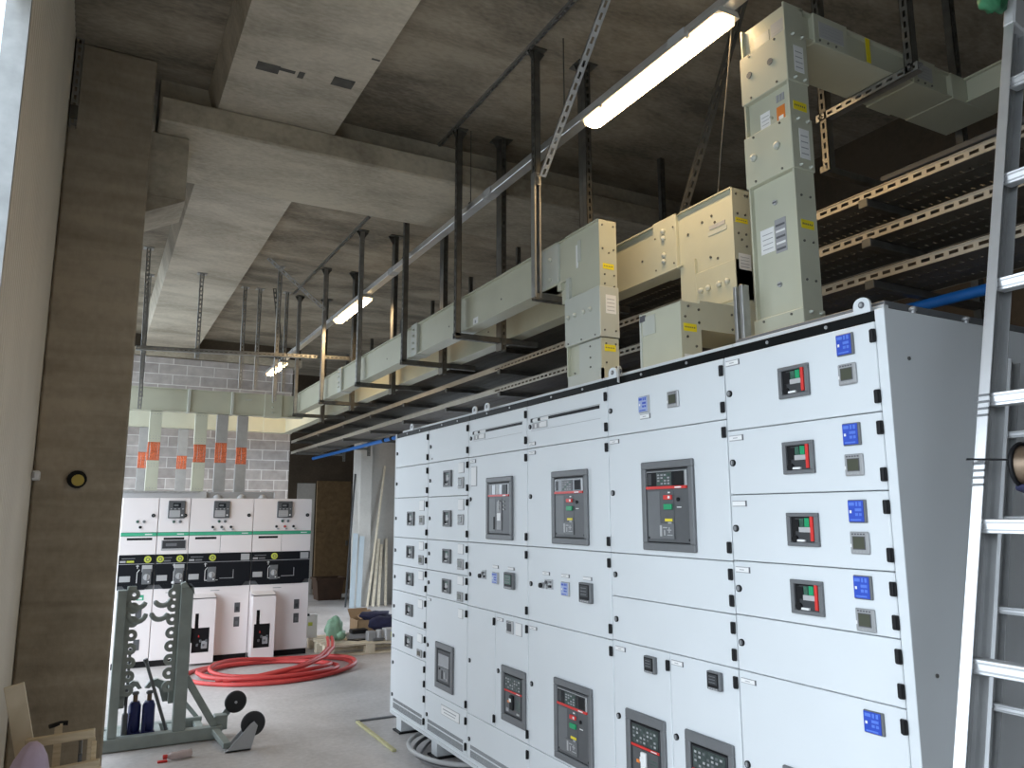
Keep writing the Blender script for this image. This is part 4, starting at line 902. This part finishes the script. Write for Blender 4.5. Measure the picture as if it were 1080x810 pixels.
        for k in range(4): m.cyl((a0+.06+k*.03, yb+.028, .2+.04*(k % 2)), (a0+.06+k*.03, yb+.02, .22+.04*(k % 2)), .012, 'dgrey2', n=8)
        m.box((a0+.1, yb+.02, .17), (a0+.16, yb+.03, .25), 'ink2', .003); m.box((a0+.065, yb+.02, .29), (a0+.075, yb+.03, .31), 'red'); m.build('cable_glands', bx)
        for z in (.51, .355):
            m = MB(); fy(m, x1-.155 if kind == 3 else x1-.165, x1-.095 if kind == 3 else x1-.105, z, z+.105, 0, .004, 'dgrey', .001); fy(m, x1-.14 if kind == 3 else x1-.15, x1-.11 if kind == 3 else x1-.12, z+.02, z+.06, .004, .005, 'face' if z > .4 else 'dgrey2'); m.build('inspection_window', d)
    elif kind == 1:
        for z in (.50, .18):
            m = MB(); fy(m, x0+.20, x0+.26, z, z+.11, 0, .004, 'dgrey', .001); m.build('inspection_window', d)
        m = MB(); fy(m, x0+.20, x0+.27, .69, .745, 0, .002, 'mvgreen'); fy(m, x0+.215, x0+.255, .70, .72, .002, .0025, 'white'); m.build('green_label', d)
rmu(.29, .647, 1, 'leftmost white ring main unit, with three small buttons and no display')
rmu(.650, .967, 2, 'narrow white ring main unit second from left, with a dark slot window below its door')
rmu(.970, 1.645, 3, 'wide white ring main unit third from left, its cable box partly behind the stand')
rmu(1.648, 2.312, 4, 'rightmost wide white ring main unit, with a red button and an uncovered cable box')
m = MB(); m.box((.28, 9.95, 1.767), (1.20, 10.54, 1.86), 'lgrey', .006); m.box((1.20, 10.0, 1.767), (2.0, 10.54, 1.86), 'silver', .006); m.box((.3, 9.93, 1.84), (1.1, 9.95, 1.862), 'galv')
for x in (1.32, 1.60, 1.85): m.lathe((x, 9.97, 1.767), (0,0,1), [(.04, 0), (.05, .02), (.03, .05), (.012, .06)], 'lgrey', 10)
tag(m.build('gas_duct'), 'low grey metal duct lying on top of the ring main units under the droppers', 'duct')

# ------------------------------------------------------------------ cable drum jack stand
tS = thing('drum_stand', (.55, 6.35, 0), 'grey green steel cable drum stand with notched posts, beside the concrete column', 'drum stand')
GS = 'steel_green'
m = MB(); m.box((.14, 6.19, .006), (.95, 6.27, .088), GS, .004); m.build('front_beam', tS)
m = MB(); m.box((.14, 6.62, .006), (.86, 6.69, .06), GS, .004)
for x in (.2, .62, .8): m.box((x, 6.27, .012), (x+.05, 6.62, .05), GS)
m.box((.26, 6.275, .05), (.56, 6.60, .062), GS, .002); m.build('base_frame', tS)
for (a, b) in ((.205, .265), (.615, .70)):
    m = MB(); m.box((a, 6.20, .088), (b, 6.27, 1.07), GS, .004)
    if a > .5: m.prism([(a, 1.07), (b, 1.07), (b, 1.04), (b+.008, 1.02), (b-.03, 1.09), (a+.03, 1.11), (a, 1.10)], (0, 6.2, 0), (1,0,0), (0,0,1), (0, .07, 0), GS); m.box((.71, 6.205, .68), (.703, 6.265, .78), 'black')
    m.build('post', tS)
def rack(xp, sg):
    m = MB(); y0, t = 6.225, .016
    def X(v): return xp+sg*v
    m.box((X(0), y0+.002, .36), (X(.030), y0+t-.002, 1.075), GS)
    for i in range(8):
        z = .39+i*.092; n = 16; ri, ro = .0125, .040; vs = []
        for yy in (y0, y0+t):
            for r in (ri, ro):
                for k in range(n): vs.append((X(.046)+math.cos(2*math.pi*k/n)*r, yy, z+math.sin(2*math.pi*k/n)*r))
        fs = []
        for k in range(n):
            j = (k+1) % n; fs += [(k, j, n+j, n+k), (2*n+k, 3*n+k, 3*n+j, 2*n+j), (n+k, n+j, 3*n+j, 3*n+k), (k, 2*n+k, 2*n+j, j)]
        m.add(vs, fs, GS)
    m.box((X(.0), y0-.001, 1.062), (X(.06), y0+t+.001, 1.095), GS, .004); return m.build('notched_rack', tS)
rack(.265, 1); rack(.615, -1)
def arc(c, r, a0, a1, n=10): return [(c[0]+math.cos(math.radians(a0+(a1-a0)*i/n))*r, c[1], c[2]+math.sin(math.radians(a0+(a1-a0)*i/n))*r) for i in range(n+1)]
for pts in (arc((.335, 6.233, 1.0), .058, 190, 340), arc((.338, 6.233, .905), .058, 165, 355), arc((.50, 6.233, 1.005), .055, 200, 350), arc((.485, 6.233, .91), .055, 185, 345)):
    m = MB(); m.tube(pts, [.010]+[.018]*(len(pts)-2)+[.014], GS, 8); m.build('cradle_hook', tS)
for sg, xa, xb in ((1, .265, .385), (-1, .615, .462)):
    m = MB(); xs = xa; q = (xb-xa)
    m.prism([(xs, .27), (xs, .385), (xs+q*.35, .405), (xs+q*.7, .43), (xs+q*1.0, .42), (xs+q*1.22, .375), (xs+q*1.02, .37), (xs+q*.85, .395), (xs+q*.6, .36), (xs+q*.42, .27)], (0, 6.335, 0), (1,0,0), (0,0,1), (0, .045, 0), GS); m.box((xa-.03*sg, 6.25, .27), (xa+.035*sg, 6.345, .385), GS, .003); m.build('lifting_arm', tS)
m = MB(); m.bar((.69, 6.235, .44), (.90, 6.235, .085), .05, .045, GS, (0,1,0), .003); m.build('diagonal_brace', tS)
m = MB(); m.bar((.84, 6.66, .05), (.72, 6.66, .20), .03, .03, GS, (0,1,0)); m.box((.66, 6.60, .05), (.86, 6.63, .075), GS); m.build('rear_strut', tS)
def wheel(x, y, z, r): 
    m = MB(); m.lathe((x, y-.018, z), (0,1,0), [(r*.25, .002), (r*.8, .0), (r*.96, .006), (r, .018), (r*.96, .03), (r*.8, .036), (r*.25, .034)], 'rubber', 28); m.cyl((x, y-.021, z), (x, y+.021, z), .010, 'lgrey', n=10); return m
m = MB(); m.bar((.93, 6.30, .08), (1.05, 6.335, .215), .05, .008, GS, (0,1,0)); m.box((.90, 6.24, .05), (.99, 6.33, .15), GS, .004); b = m.build('wheel_bracket', tS)
wheel(1.05, 6.30, .222, .079).build('wheel', b)
m = MB()
for y in (5.815, 5.895): m.prism([(.92, .004), (1.085, .004), (1.125, .155), (1.10, .185), (1.075, .17)], (0, y, 0), (1,0,0), (0,0,1), (0, .006, 0), 'silver')
m.box((.92, 5.815, .004), (1.085, 5.90, .012), 'silver'); m.bar((.94, 5.89, .03), (.90, 6.22, .06), .05, .04, GS, ch=.003); b = m.build('wheel_bracket', tS)
wheel(1.10, 5.858, .162, .083).build('wheel', b)
def jack(x, y, label, z=.064):
    t = thing('bottle_jack', (x, y, z), label, 'bottle jack', 'dark blue bottle jacks')
    m = MB(); m.box((x-.045, y-.05, z), (x+.045, y+.05, z+.022), 'jackblue', .004); m.lathe((x, y, z+.022), (0,0,1), [(.039, 0), (.042, .01), (.042, .17), (.036, .185), (.028, .20)], 'jackblue', 18); m.cyl((x-.03, y-.045, z+.02), (x-.022, y-.03, z+.14), .012, 'jackblue', n=10); m.build('body', t)
    m = MB(); m.cyl((x, y, z+.21), (x, y, z+.268), .016, 'bronze', n=12); m.lathe((x, y, z+.268), (0,0,1), [(.022, 0), (.024, .012), (.018, .02)], 'dgrey2', 12); m.build('ram', t)
jack(.376, 6.365, 'left dark blue bottle jack on the base of the drum stand', .064); jack(.466, 6.352, 'right dark blue bottle jack on the base of the drum stand', .064)
m = MB(); m.cyl((.316, 6.315, .66), (.315, 6.32, .20), .010, 'dgrey', n=10); m.box((.296, 6.30, .063), (.334, 6.345, .22), 'dgrey', .006); tag(m.build('lever_bar'), 'upright dark lever bar standing left of the two jacks', 'lever')
m = MB(); m.cyl((.42, 6.30, .575), (.588, 6.33, .075), .0115, 'dgrey2', n=10); m.cyl((.418, 6.2995, .58), (.425, 6.301, .56), .016, 'dgrey', n=10); tag(m.build('lever_bar'), 'sloping dark lever bar leaning right of the two jacks', 'lever')

# ------------------------------------------------------------------ floor: cable coil, pallet and its load
tC = thing('cable_coil', (1.75, 8.42, 0), 'loose coil of thick red cable lying on the floor before the ring main units', 'cable coil')
for k in range(4):
    pts = []; cx, cy = 1.75+.05*math.sin(k*2.1), 8.42+.04*math.cos(k*1.7); ra, rb = (.83, .76, .68, .60)[k], (.62, .56, .52, .45)[k]
    for i in range(64):
        a = 2*math.pi*i/64; r = 1+.03*math.sin(3*a+k*1.3)+.03*math.sin(2*a+k*2)
        pts.append((cx+math.cos(a)*ra*r, cy+math.sin(a)*rb*r, .0205+.043*(k % 2)*(.5+.5*math.sin(a*2+k))+(.045 if k > 1 else 0)*(.5+.5*math.cos(a+k))))
    m = MB(); m.tube(pts, .020, 'cable_red', 10, True); m.build('cable_loop', tC)
for k in range(2):
    m = MB(); o = .06*k; m.tube([(1.15+o, 8.05-.06*k, .05), (1.5+o, 7.93-.03*k, .075), (1.9+o, 8.05, .10), (2.22+o, 8.40, .12), (2.40+o*.8, 8.72, .15), (2.47+o*.8, 9.0, .185), (2.50+o*.8, 9.15, .19)], .020, 'cable_red', 10); m.build('cable_tail', tC)
tL = thing('pallet', (3.0, 9.35, 0), 'pale wooden pallet on the floor beyond the far end of the board', 'pallet')
for x in (2.42, 2.90, 3.40):
    for y in (8.96, 9.32, 9.66):
        m = MB(); m.box((x, y, .022), (x+.11, y+.10, .108), 'pine2', .003); m.build('block', tL)
for y in (8.96, 9.32, 9.66):
    m = MB(); m.box((2.42, y, 0), (3.51, y+.10, .022), 'pine2', .002); m.build('skid', tL)
for i in range(6):
    y = 8.95+i*.145; m = MB(); m.box((2.42, y, .108), (3.51, y+.11, .13), 'pine2', .002); m.build('deck_board', tL)
def blob(m, c, r, mn, seed=1, n=14, k=.15):
    rr = random.Random(seed); P = [(rr.uniform(2, 5), rr.uniform(0, 6), Vector((rr.uniform(-1,1), rr.uniform(-1,1), rr.uniform(-1,1)))) for _ in range(7)]
    vs = []; fs = []
    for i in range(n+1):
        th = math.pi*i/n
        for j in range(2*n):
            ph = math.pi*j/n; d = Vector((math.sin(th)*math.cos(ph), math.sin(th)*math.sin(ph), math.cos(th)))
            s = 1+sum(k/3*math.sin(f*d.dot(v)*3+p) for f, p, v in P)
            vs.append((c[0]+d.x*r[0]*s, c[1]+d.y*r[1]*s, max(c[2]-r[2], c[2]+d.z*r[2]*s)))
    for i in range(n):
        for j in range(2*n): fs.append((i*2*n+j, (i+1)*2*n+j, (i+1)*2*n+(j+1) % (2*n), i*2*n+(j+1) % (2*n)))
    m.add(vs, fs, mn, True)
m = MB(); blob(m, (2.60, 9.25, .272), (.10, .04, .135), 'greenfilm', 4, 14, .16); blob(m, (2.675, 9.24, .193), (.06, .045, .056), 'greenfilm', 5, 10, .2); tag(m.build('plastic_film'), 'crumpled pale green plastic film standing upright on the pallet', 'plastic film')
m = MB(); m.box((2.78, 9.24, .131), (3.06, 9.36, .20), 'ink2', .01); m.box((2.80, 9.2, .20), (3.0, 9.32, .245), 'black', .01); m.tube([(2.75, 9.2, .14), (2.85, 9.12, .138), (2.97, 9.14, .14)], .008, 'black', 6); tag(m.build('tool_case'), 'low dark tool lying on the pallet behind the grey fitting', 'tool')
m = MB(); m.box((2.94, 9.02, .131), (3.04, 9.12, .24), 'silver', .01); m.cyl((3.08, 9.05, .131), (3.08, 9.05, .25), .035, 'lgrey', n=14); m.cyl((3.0, 9.0, .15), (3.12, 9.0, .15), .018, 'dgrey2', n=10); tag(m.build('pipe_fitting'), 'small grey metal fitting near the front of the pallet', 'fitting')
t = thing('cardboard_box', (3.15, 9.45, .13), 'open cardboard box full of dark blue cloth on the pallet beside the board', 'box')
m = MB(); x0, x1, y0, y1 = 2.93, 3.45, 9.40, 9.72; z1 = .32
for a, b in (((x0, y0), (x1, y0+.008)), ((x0, y1-.008), (x1, y1)), ((x0, y0), (x0+.008, y1)), ((x1-.008, y0), (x1, y1))): m.box((a[0], a[1], .131), (b[0], b[1], z1), 'card')
m.box((x0, y0, .131), (x1, y1, .139), 'card'); m.build('carton', t)
m = MB(); m.prism([(0, 0), (.25, .0), (.25, .006), (0, .006)], (x0, y1, z1), (1,0,0), Vector((0,.8,.6)), (.0, .12, .09), 'card'); m.bar((x0+.1, y1-.004, z1), (x0+.3, y1+.05, z1+.05), .12, .006, 'card', (0,-.5,1)); m.build('flap', t)
m = MB(); blob(m, (3.22, 9.33, .285), (.19, .055, .08), 'navy', 8, 12, .15); blob(m, (3.2, 9.55, .35), (.2, .12, .055), 'navy', 9, 12, .15); tag(m.build('work_clothes'), 'dark navy work clothes bundled over the cardboard box on the pallet', 'clothes')
m = MB(); m.box((3.14, 8.97, .131), (3.46, 9.12, .26), 'lgrey', .006); m.box((3.20, 8.966, .17), (3.25, 8.97, .23), 'lime'); tag(m.build('parts_box'), 'long pale grey parts box with a yellow green label at the front of the pallet', 'box')
m = MB(); m.box((2.36, 9.62, .131), (2.50, 9.72, .40), 'white', .004); m.box((2.39, 9.617, .27), (2.44, 9.62, .31), 'lime'); m.box((2.35, 9.61, .385), (2.40, 9.63, .41), 'black'); tag(m.build('carton_sleeve'), 'upright white carton with a small yellow mark, behind the rightmost ring main unit', 'carton')
# far end: boards leaning on the pier, tub
for i, (x, y, h, mn, lab) in enumerate(((4.06, 13.42, 1.25, 'paleplastic', 'pale blue grey panel strip leaning left of the concrete pier'), (4.17, 13.40, 1.2, 'paleplastic', 'second pale blue grey panel strip leaning on the front of the concrete pier'))):
    m = MB(); m.bar((x, y-.02, .0), (x+.06, y+.08-.02, h), .085, .02, mn, (0,1,0), .003); tag(m.build('panel_strip'), lab, 'panel strip', 'pale panel strips leaning on the pier')
for x0, x1, h, w, lab in ((4.33, 4.66, 2.45, .035, 'tall pale timber batten leaning to the right by the pier'), (4.43, 4.58, 1.15, .05, 'short timber batten leaning lowest beside the pier'), (4.53, 4.63, 1.05, .05, 'middle short timber batten by the pier'), (4.66, 4.72, 1.15, .04, 'upright short timber batten nearest the white board')):
    m = MB(); m.bar((x0, 13.38, 0), (x1, 13.58, h), w, .022, 'pine2', (0,1,0), .002); tag(m.build('timber_batten'), lab, 'batten', 'timber battens leaning by the pier')
m = MB(); m.bar((3.98, 13.5, 0), (4.16, 13.75, 2.3), .03, .02, 'dgrey', (0,1,0)); tag(m.build('dark_batten'), 'long dark batten leaning in the shadow left of the pier', 'batten')
t = thing('storage_tub', (4.0, 14.9, 0), 'dark brown open tub on the floor in the shadowed bay at the far end', 'tub')
m = MB(); o = [(3.78, 14.7), (4.30, 14.7), (4.30, 15.1), (3.78, 15.1)]; cx, cy = 4.04, 14.9
vs = [(cx+(x-cx)*.82, cy+(y-cy)*.82, .0) for x, y in o]+[(x, y, .40) for x, y in o]+[(cx+(x-cx)*.93, cy+(y-cy)*.93, .40) for x, y in o]+[(cx+(x-cx)*.78, cy+(y-cy)*.78, .02) for x, y in o]
m.add(vs, [(3,2,1,0)]+[(i, (i+1) % 4, 4+(i+1) % 4, 4+i) for i in range(4)]+[(4+i, 4+(i+1) % 4, 8+(i+1) % 4, 8+i) for i in range(4)]+[(8+i, 8+(i+1) % 4, 12+(i+1) % 4, 12+i) for i in range(4)]+[(12,13,14,15)], 'brown'); m.build('body', t)
m = MB(); m.box((3.76, 14.68, .37), (4.32, 14.70, .41), 'brown', .004); m.box((3.76, 14.68, .37), (3.785, 15.12, .41), 'brown', .004); m.box((4.295, 14.68, .37), (4.32, 15.12, .41), 'brown', .004); m.box((3.76, 15.1, .37), (4.32, 15.12, .41), 'brown', .004); m.build('rim', t)
# floor litter
m = MB(); m.box((1.92, 5.30, .0), (1.95, 6.14, .018), 'lathwood', .003)
for k in range(8): m.box((1.919, 5.38+k*.1, .017), (1.951, 5.385+k*.1, .0186), 'pine')
tag(m.build('timber_lath'), 'pale yellow lath lying on the floor beside the foot of the board', 'lath')
m = MB(); m.box((1.93, 6.16, 0), (2.35, 6.19, .012), 'dgrey2', .002); tag(m.build('floor_strip'), 'thin dark strip lying crosswise on the floor beyond the lath', 'strip')
for k, (lab, mn) in enumerate((('pale loose cable trailing out from under the far end of the board', 'wire'), ('thicker dark cable lying under the far end of the board', 'dgrey'), ('thin white cable looping on the floor under the board', 'lgrey'))):
    m = MB(); r = random.Random(k+3)
    h = .013+.027*k; pts = [(2.35+.12*k, 5.50+.05*k, h), (2.17-.02*k, 5.30+.04*k, h), (2.03-.03*k, 5.06+.02*k, h), (2.06-.02*k, 4.85-.04*k, h), (2.2, 4.74-.07*k, h), (2.4, 4.78-.05*k, h), (2.62, 4.82-.04*k, h)]
    q = []
    for i in range(len(pts)-1):
        for j in range(6):
            s = j/6; a = Vector(pts[max(0, i-1)]); b = Vector(pts[i]); c = Vector(pts[i+1]); d = Vector(pts[min(len(pts)-1, i+2)])
            q.append(.5*((2*b)+(c-a)*s+(2*a-5*b+4*c-d)*s*s+(3*b-a-3*c+d)*s**3))
    m.tube(q, .009+.003*k % .01, mn, 8); tag(m.build('loose_cable'), lab, 'cable', 'loose cables under the board')
t = thing('plastic_bottle', (.58, 5.85, 0), 'crushed clear plastic bottle with a red cap on the floor below the drum stand', 'bottle')
m = MB(); m.lathe((.56, 5.84, .026), (1,.1,0), [(.012, 0), (.026, .03), (.022, .06), (.027, .09), (.024, .13), (.026, .15), (.01, .155)], 'clear', 12); m.build('body', t)
m = MB(); m.cyl((.535, 5.838, .026), (.56, 5.84, .026), .014, 'red', n=10); m.box((.50, 5.80, .0), (.56, 5.83, .012), 'red', .003); m.build('cap', t)
# timber trestle, board and sack in front of the column
tW = thing('timber_trestle', (-.02, 4.0, 0), 'pale timber trestle frame standing in front of the concrete column', 'trestle')
def wbar(nm, p, q, w, t, up=(0,0,1)): m = MB(); m.bar(p, q, w, t, 'pine', up, .002); m.build(nm, tW)
wbar('top_rail', (-.17, 4.02, .645), (.085, 3.98, .665), .03, .035); wbar('leg', (.075, 3.982, 0), (.075, 3.982, .648), .03, .028, (0,1,0)); wbar('leg', (-.16, 4.02, 0), (-.16, 4.02, .628), .03, .028, (0,1,0))
wbar('lower_rail', (-.17, 3.89, .545), (.11, 3.85, .575), .03, .03); wbar('front_leg', (.102, 3.852, 0), (.102, 3.852, .559), .03, .026, (0,1,0)); wbar('front_leg', (-.16, 3.888, 0), (-.16, 3.888, .532), .03, .026, (0,1,0))
wbar('spacer', (.085, 3.86, .55), (.085, 3.97, .63), .02, .02)
m = MB(); m.bar((-.235, 4.06, .88), (-.04, 4.10, .02), .075, .02, 'pine2', (0,1,0), .002); tag(m.build('timber_board'), 'pale timber board leaning behind the trestle against the cladding', 'board')
m = MB(); m.box((.03, 4.05, .35), (.045, 4.3, .57), 'dgrey', .003); m.tube([(-.09, 4.1, .685), (-.05, 4.12, .69), (-.02, 4.12, .688)], .01, 'black', 6); m.bar((-.05, 4.12, 0), (-.055, 4.12, .69), .03, .02, 'pine', (0,1,0)); m.bar((.0375, 4.17, 0), (.0375, 4.17, .36), .03, .02, 'pine', (0,1,0)); tag(m.build('hand_saw'), 'dark handled tool resting behind the trestle', 'tool')
m = MB()
prof = [(.105, .0), (.115, .1), (.108, .25), (.10, .4), (.092, .5), (.08, .59), (.062, .65), (.04, .69), (.016, .71)]
n = 28; vs = []
for r, h in prof:
    for k in range(n):
        a = 2*math.pi*k/n; s = 1+.10*math.sin(3*a+h*9)+.06*math.sin(7*a-h*14)
        vs.append((-.135+math.cos(a)*r*s*.9+(.0 if h < .5 else .0)-.03*(1-h/.67), 3.76+math.sin(a)*r*s*.75, h))
m.add(vs, [(i*n+k, i*n+(k+1) % n, (i+1)*n+(k+1) % n, (i+1)*n+k) for i in range(len(prof)-1) for k in range(n)]+[list(range(n))[::-1], [(len(prof)-1)*n+k for k in range(n)]], 'lilac', True)
tag(m.build('plastic_sack'), 'lilac plastic sack standing in front of the timber trestle at the bottom left', 'sack')

# ------------------------------------------------------------------ ladders at the right
def ladder(y, x_at, z_ref, lean, zt, depth, wf, rungs, label, rh, with_cap=False, width=.42):
    t = thing('aluminium_ladder', (x_at-lean*z_ref, y-width/2, 0), label, 'ladder', 'aluminium ladders at the right edge')
    d = Vector((lean, 0, 1)).normalized(); nrm = Vector((1, 0, -lean)).normalized(); b = Vector((x_at-lean*z_ref, y, 0)); L = zt/d.z
    for yy, sg in ((y, 1), (y-width, -1)):
        m = MB(); c = Vector((b.x, yy, 0))+d*L/2
        m.obox(c+nrm*.0015, (d, Vector((0,1,0)), nrm), (L/2, wf/2, .0015), 'alu', .001)              # face flange
        m.obox(c+nrm*depth, (d, Vector((0,1,0)), nrm), (L/2, wf/2, .0015), 'alu2', .001)
        m.obox(c+nrm*depth/2+Vector((0, sg*(wf/2-.004), 0)), (d, Vector((0,1,0)), nrm), (L/2, .0018, depth/2), 'alu2')
        for o in (.28, .72): m.obox(c+nrm*depth*o+Vector((0, sg*(wf/2-.007), 0)), (d, Vector((0,1,0)), nrm), (L/2, .003, .004), 'alu2')
        if with_cap:
            for z0 in (1.66, 1.82):
                for k in range(4): m.obox(Vector((b.x+lean*(z0+k*.016), yy, z0+k*.016))-nrm*.0005, (d, Vector((0,1,0)), nrm), (.0025, wf/2*1.04, .002), 'dgrey2')
        m.build('stile', t)
        m = MB(); m.obox(Vector((b.x, yy, 0))+d*.03+nrm*depth/2, (d, Vector((0,1,0)), nrm), (.028, wf/2+.004, depth/2+.004), 'rubber', .006); m.build('rubber_foot', t)
        if with_cap:
            m = MB(); m.obox(Vector((b.x, yy, 0))+d*(L+.03)+nrm*depth/2, (d, Vector((0,1,0)), nrm), (.05, wf/2+.003, depth/2+.003), 'lgrey', .005); m.build('end_cap', t)
    for z in rungs:
        m = MB(); p = Vector((b.x+lean*z, 0, z))+nrm*depth*.45
        m.obox(Vector((p.x, y-width/2, p.z)), (Vector((0,1,0)), Vector((0,0,1)), Vector((1,0,0))), (width/2-.004, rh/2, rh*.5), 'alu', .002)
        for k in (-.25, .25): m.obox(Vector((p.x-rh*.5, y-width/2, p.z+rh*k)), (Vector((0,1,0)), Vector((0,0,1)), Vector((1,0,0))), (width/2-.006, .002, .0012), 'silver')
        m.build('rung', t)
    return t
ladder(1.05, 1.837, 1.953, .281, 2.93, .062, .026, [.42+.289*k for k in range(9)], 'large bright aluminium ladder nearest the camera, its stile crossing the right edge of the picture', .032, True)
ladder(1.435, 2.61, 2.026, .280, 2.10, .05, .028, [.247+.267*k for k in range(7)], 'thinner aluminium ladder behind the big one, leaning along the grey side of the board', .022, width=.42)
t = thing('strapped_drum', (1.85, .95, 1.70), 'round bronze coloured drum strapped to the inner side of the near ladder', 'drum')
m = MB(); m.lathe((1.850, 1.012, 1.702), (0,-1,0), [(.036, 0), (.046, .004), (.048, .012), (.044, .018), (.042, .05), (.036, .058), (.033, .13), (.036, .135), (.036, .16), (.02, .17)], 'bronze', 24); m.build('drum_body', t)
m = MB(); m.tube([(1.850+.050*math.cos(a), 1.0, 1.702+.050*math.sin(a)) for a in [2*math.pi*i/24 for i in range(24)]], .005, 'black', 6, True); m.bar((1.748, 1.066, 1.718), (1.806, 1.002, 1.715), .012, .004, 'black', (0,0,1)); m.bar((1.82, .995, 1.655), (1.875, .985, 1.64), .03, .014, 'navy', (0,0,1), .004); m.build('strap', t)
m = MB(); blob(m, (2.065, 1.06, 2.995), (.05, .03, .05), 'darkgreen', 21, 10, .22); tag(m.build('green_bag'), 'small dark green plastic bag tied at the top of the near ladder', 'bag')
# ------------------------------------------------------------------ daylight through real and added openings, lamps, camera
W = bpy.data.worlds.new('sky'); SC.world = W; W.use_nodes = True
T = W.node_tree; bg = T.nodes['Background']
tc = T.nodes.new('ShaderNodeTexCoord'); dp = T.nodes.new('ShaderNodeVectorMath'); dp.operation = 'DOT_PRODUCT'; dp.inputs[1].default_value = (.94, 0, .34)
ab = T.nodes.new('ShaderNodeVectorMath'); ab.operation = 'ABSOLUTE'
T.links.new(tc.outputs['Generated'], ab.inputs[0]); T.links.new(ab.outputs['Vector'], dp.inputs[0])
mr = T.nodes.new('ShaderNodeMapRange'); mr.inputs['From Min'].default_value = .18; mr.inputs['From Max'].default_value = .55; T.links.new(dp.outputs['Value'], mr.inputs['Value'])
cr = T.nodes.new('ShaderNodeMix'); cr.data_type = 'RGBA'; cr.inputs[6].default_value = (.50, .72, .90, 1); cr.inputs[7].default_value = (.79*4.6, .89*4.6, 1.0*4.6, 1)   # deep blue to the north, bright hazy sky over the yard
T.links.new(mr.outputs['Result'], cr.inputs['Factor']); T.links.new(cr.outputs[2], bg.inputs['Color']); bg.inputs['Strength'].default_value = 1.0
def portal(name, loc, sx, sy):
    l = bpy.data.lights.new(name, 'AREA'); l.shape = 'RECTANGLE'; l.size = sx; l.size_y = sy; l.cycles.is_portal = True
    o = bpy.data.objects.new(name, l); COL.objects.link(o); o.location = loc; o.rotation_euler = (0, math.radians(-90), 0); return o
portal('daylight_front_opening', (-.37, (-1.3+2.74)/2, 3.27/2), 3.27, 4.04)
portal('daylight_rear_opening', (-.37, 7.65, 1.425), 2.85, 3.3)
portal('added_side_opening', (-.37, 11.1, 4.25/2), 4.25, 3.6)  # added opening, unseen, for light on the far pier and floor
portal('added_bay_opening', (-.37, 15.2, 4.25/2), 4.25, 3.2)  # added opening, unseen, lighting the bay behind the block wall
portal('added_right_opening', (5.16, 11.05, 1.25), 2.5, 3.7).rotation_euler = (0, math.radians(90), 0)  # added opening hidden behind the board, brightens the far floor

F, YAW, PITCH, ROLL = 815.356, .492992, .165131, -.002288
r0 = Vector((math.cos(YAW), -math.sin(YAW), 0)); f0 = Vector((math.sin(YAW)*math.cos(PITCH), math.cos(YAW)*math.cos(PITCH), math.sin(PITCH)))
u0 = Vector((-math.sin(YAW)*math.sin(PITCH), -math.cos(YAW)*math.sin(PITCH), math.cos(PITCH)))
rt = r0*math.cos(ROLL)+u0*math.sin(ROLL); up = -r0*math.sin(ROLL)+u0*math.cos(ROLL)
cam = bpy.data.cameras.new('camera'); co = bpy.data.objects.new('camera', cam); COL.objects.link(co)
cam.sensor_fit = 'HORIZONTAL'; cam.sensor_width = 36; cam.lens = F/1080*36; cam.clip_start = .02; cam.clip_end = 200
M = Matrix((( rt.x, up.x, -f0.x, 0), (rt.y, up.y, -f0.y, 0), (rt.z, up.z, -f0.z, 1.6), (0, 0, 0, 1)))
co.matrix_world = M; SC.camera = co
SC.view_settings.view_transform = 'Standard'; SC.view_settings.look = 'None'; SC.view_settings.gamma = 1; SC.view_settings.use_curve_mapping = False
SC.view_settings.exposure = 0.0
SC.cycles.max_bounces = 10; SC.cycles.diffuse_bounces = 6; SC.cycles.glossy_bounces = 4; SC.cycles.sample_clamp_indirect = 6
SC.cycles.use_denoising = True
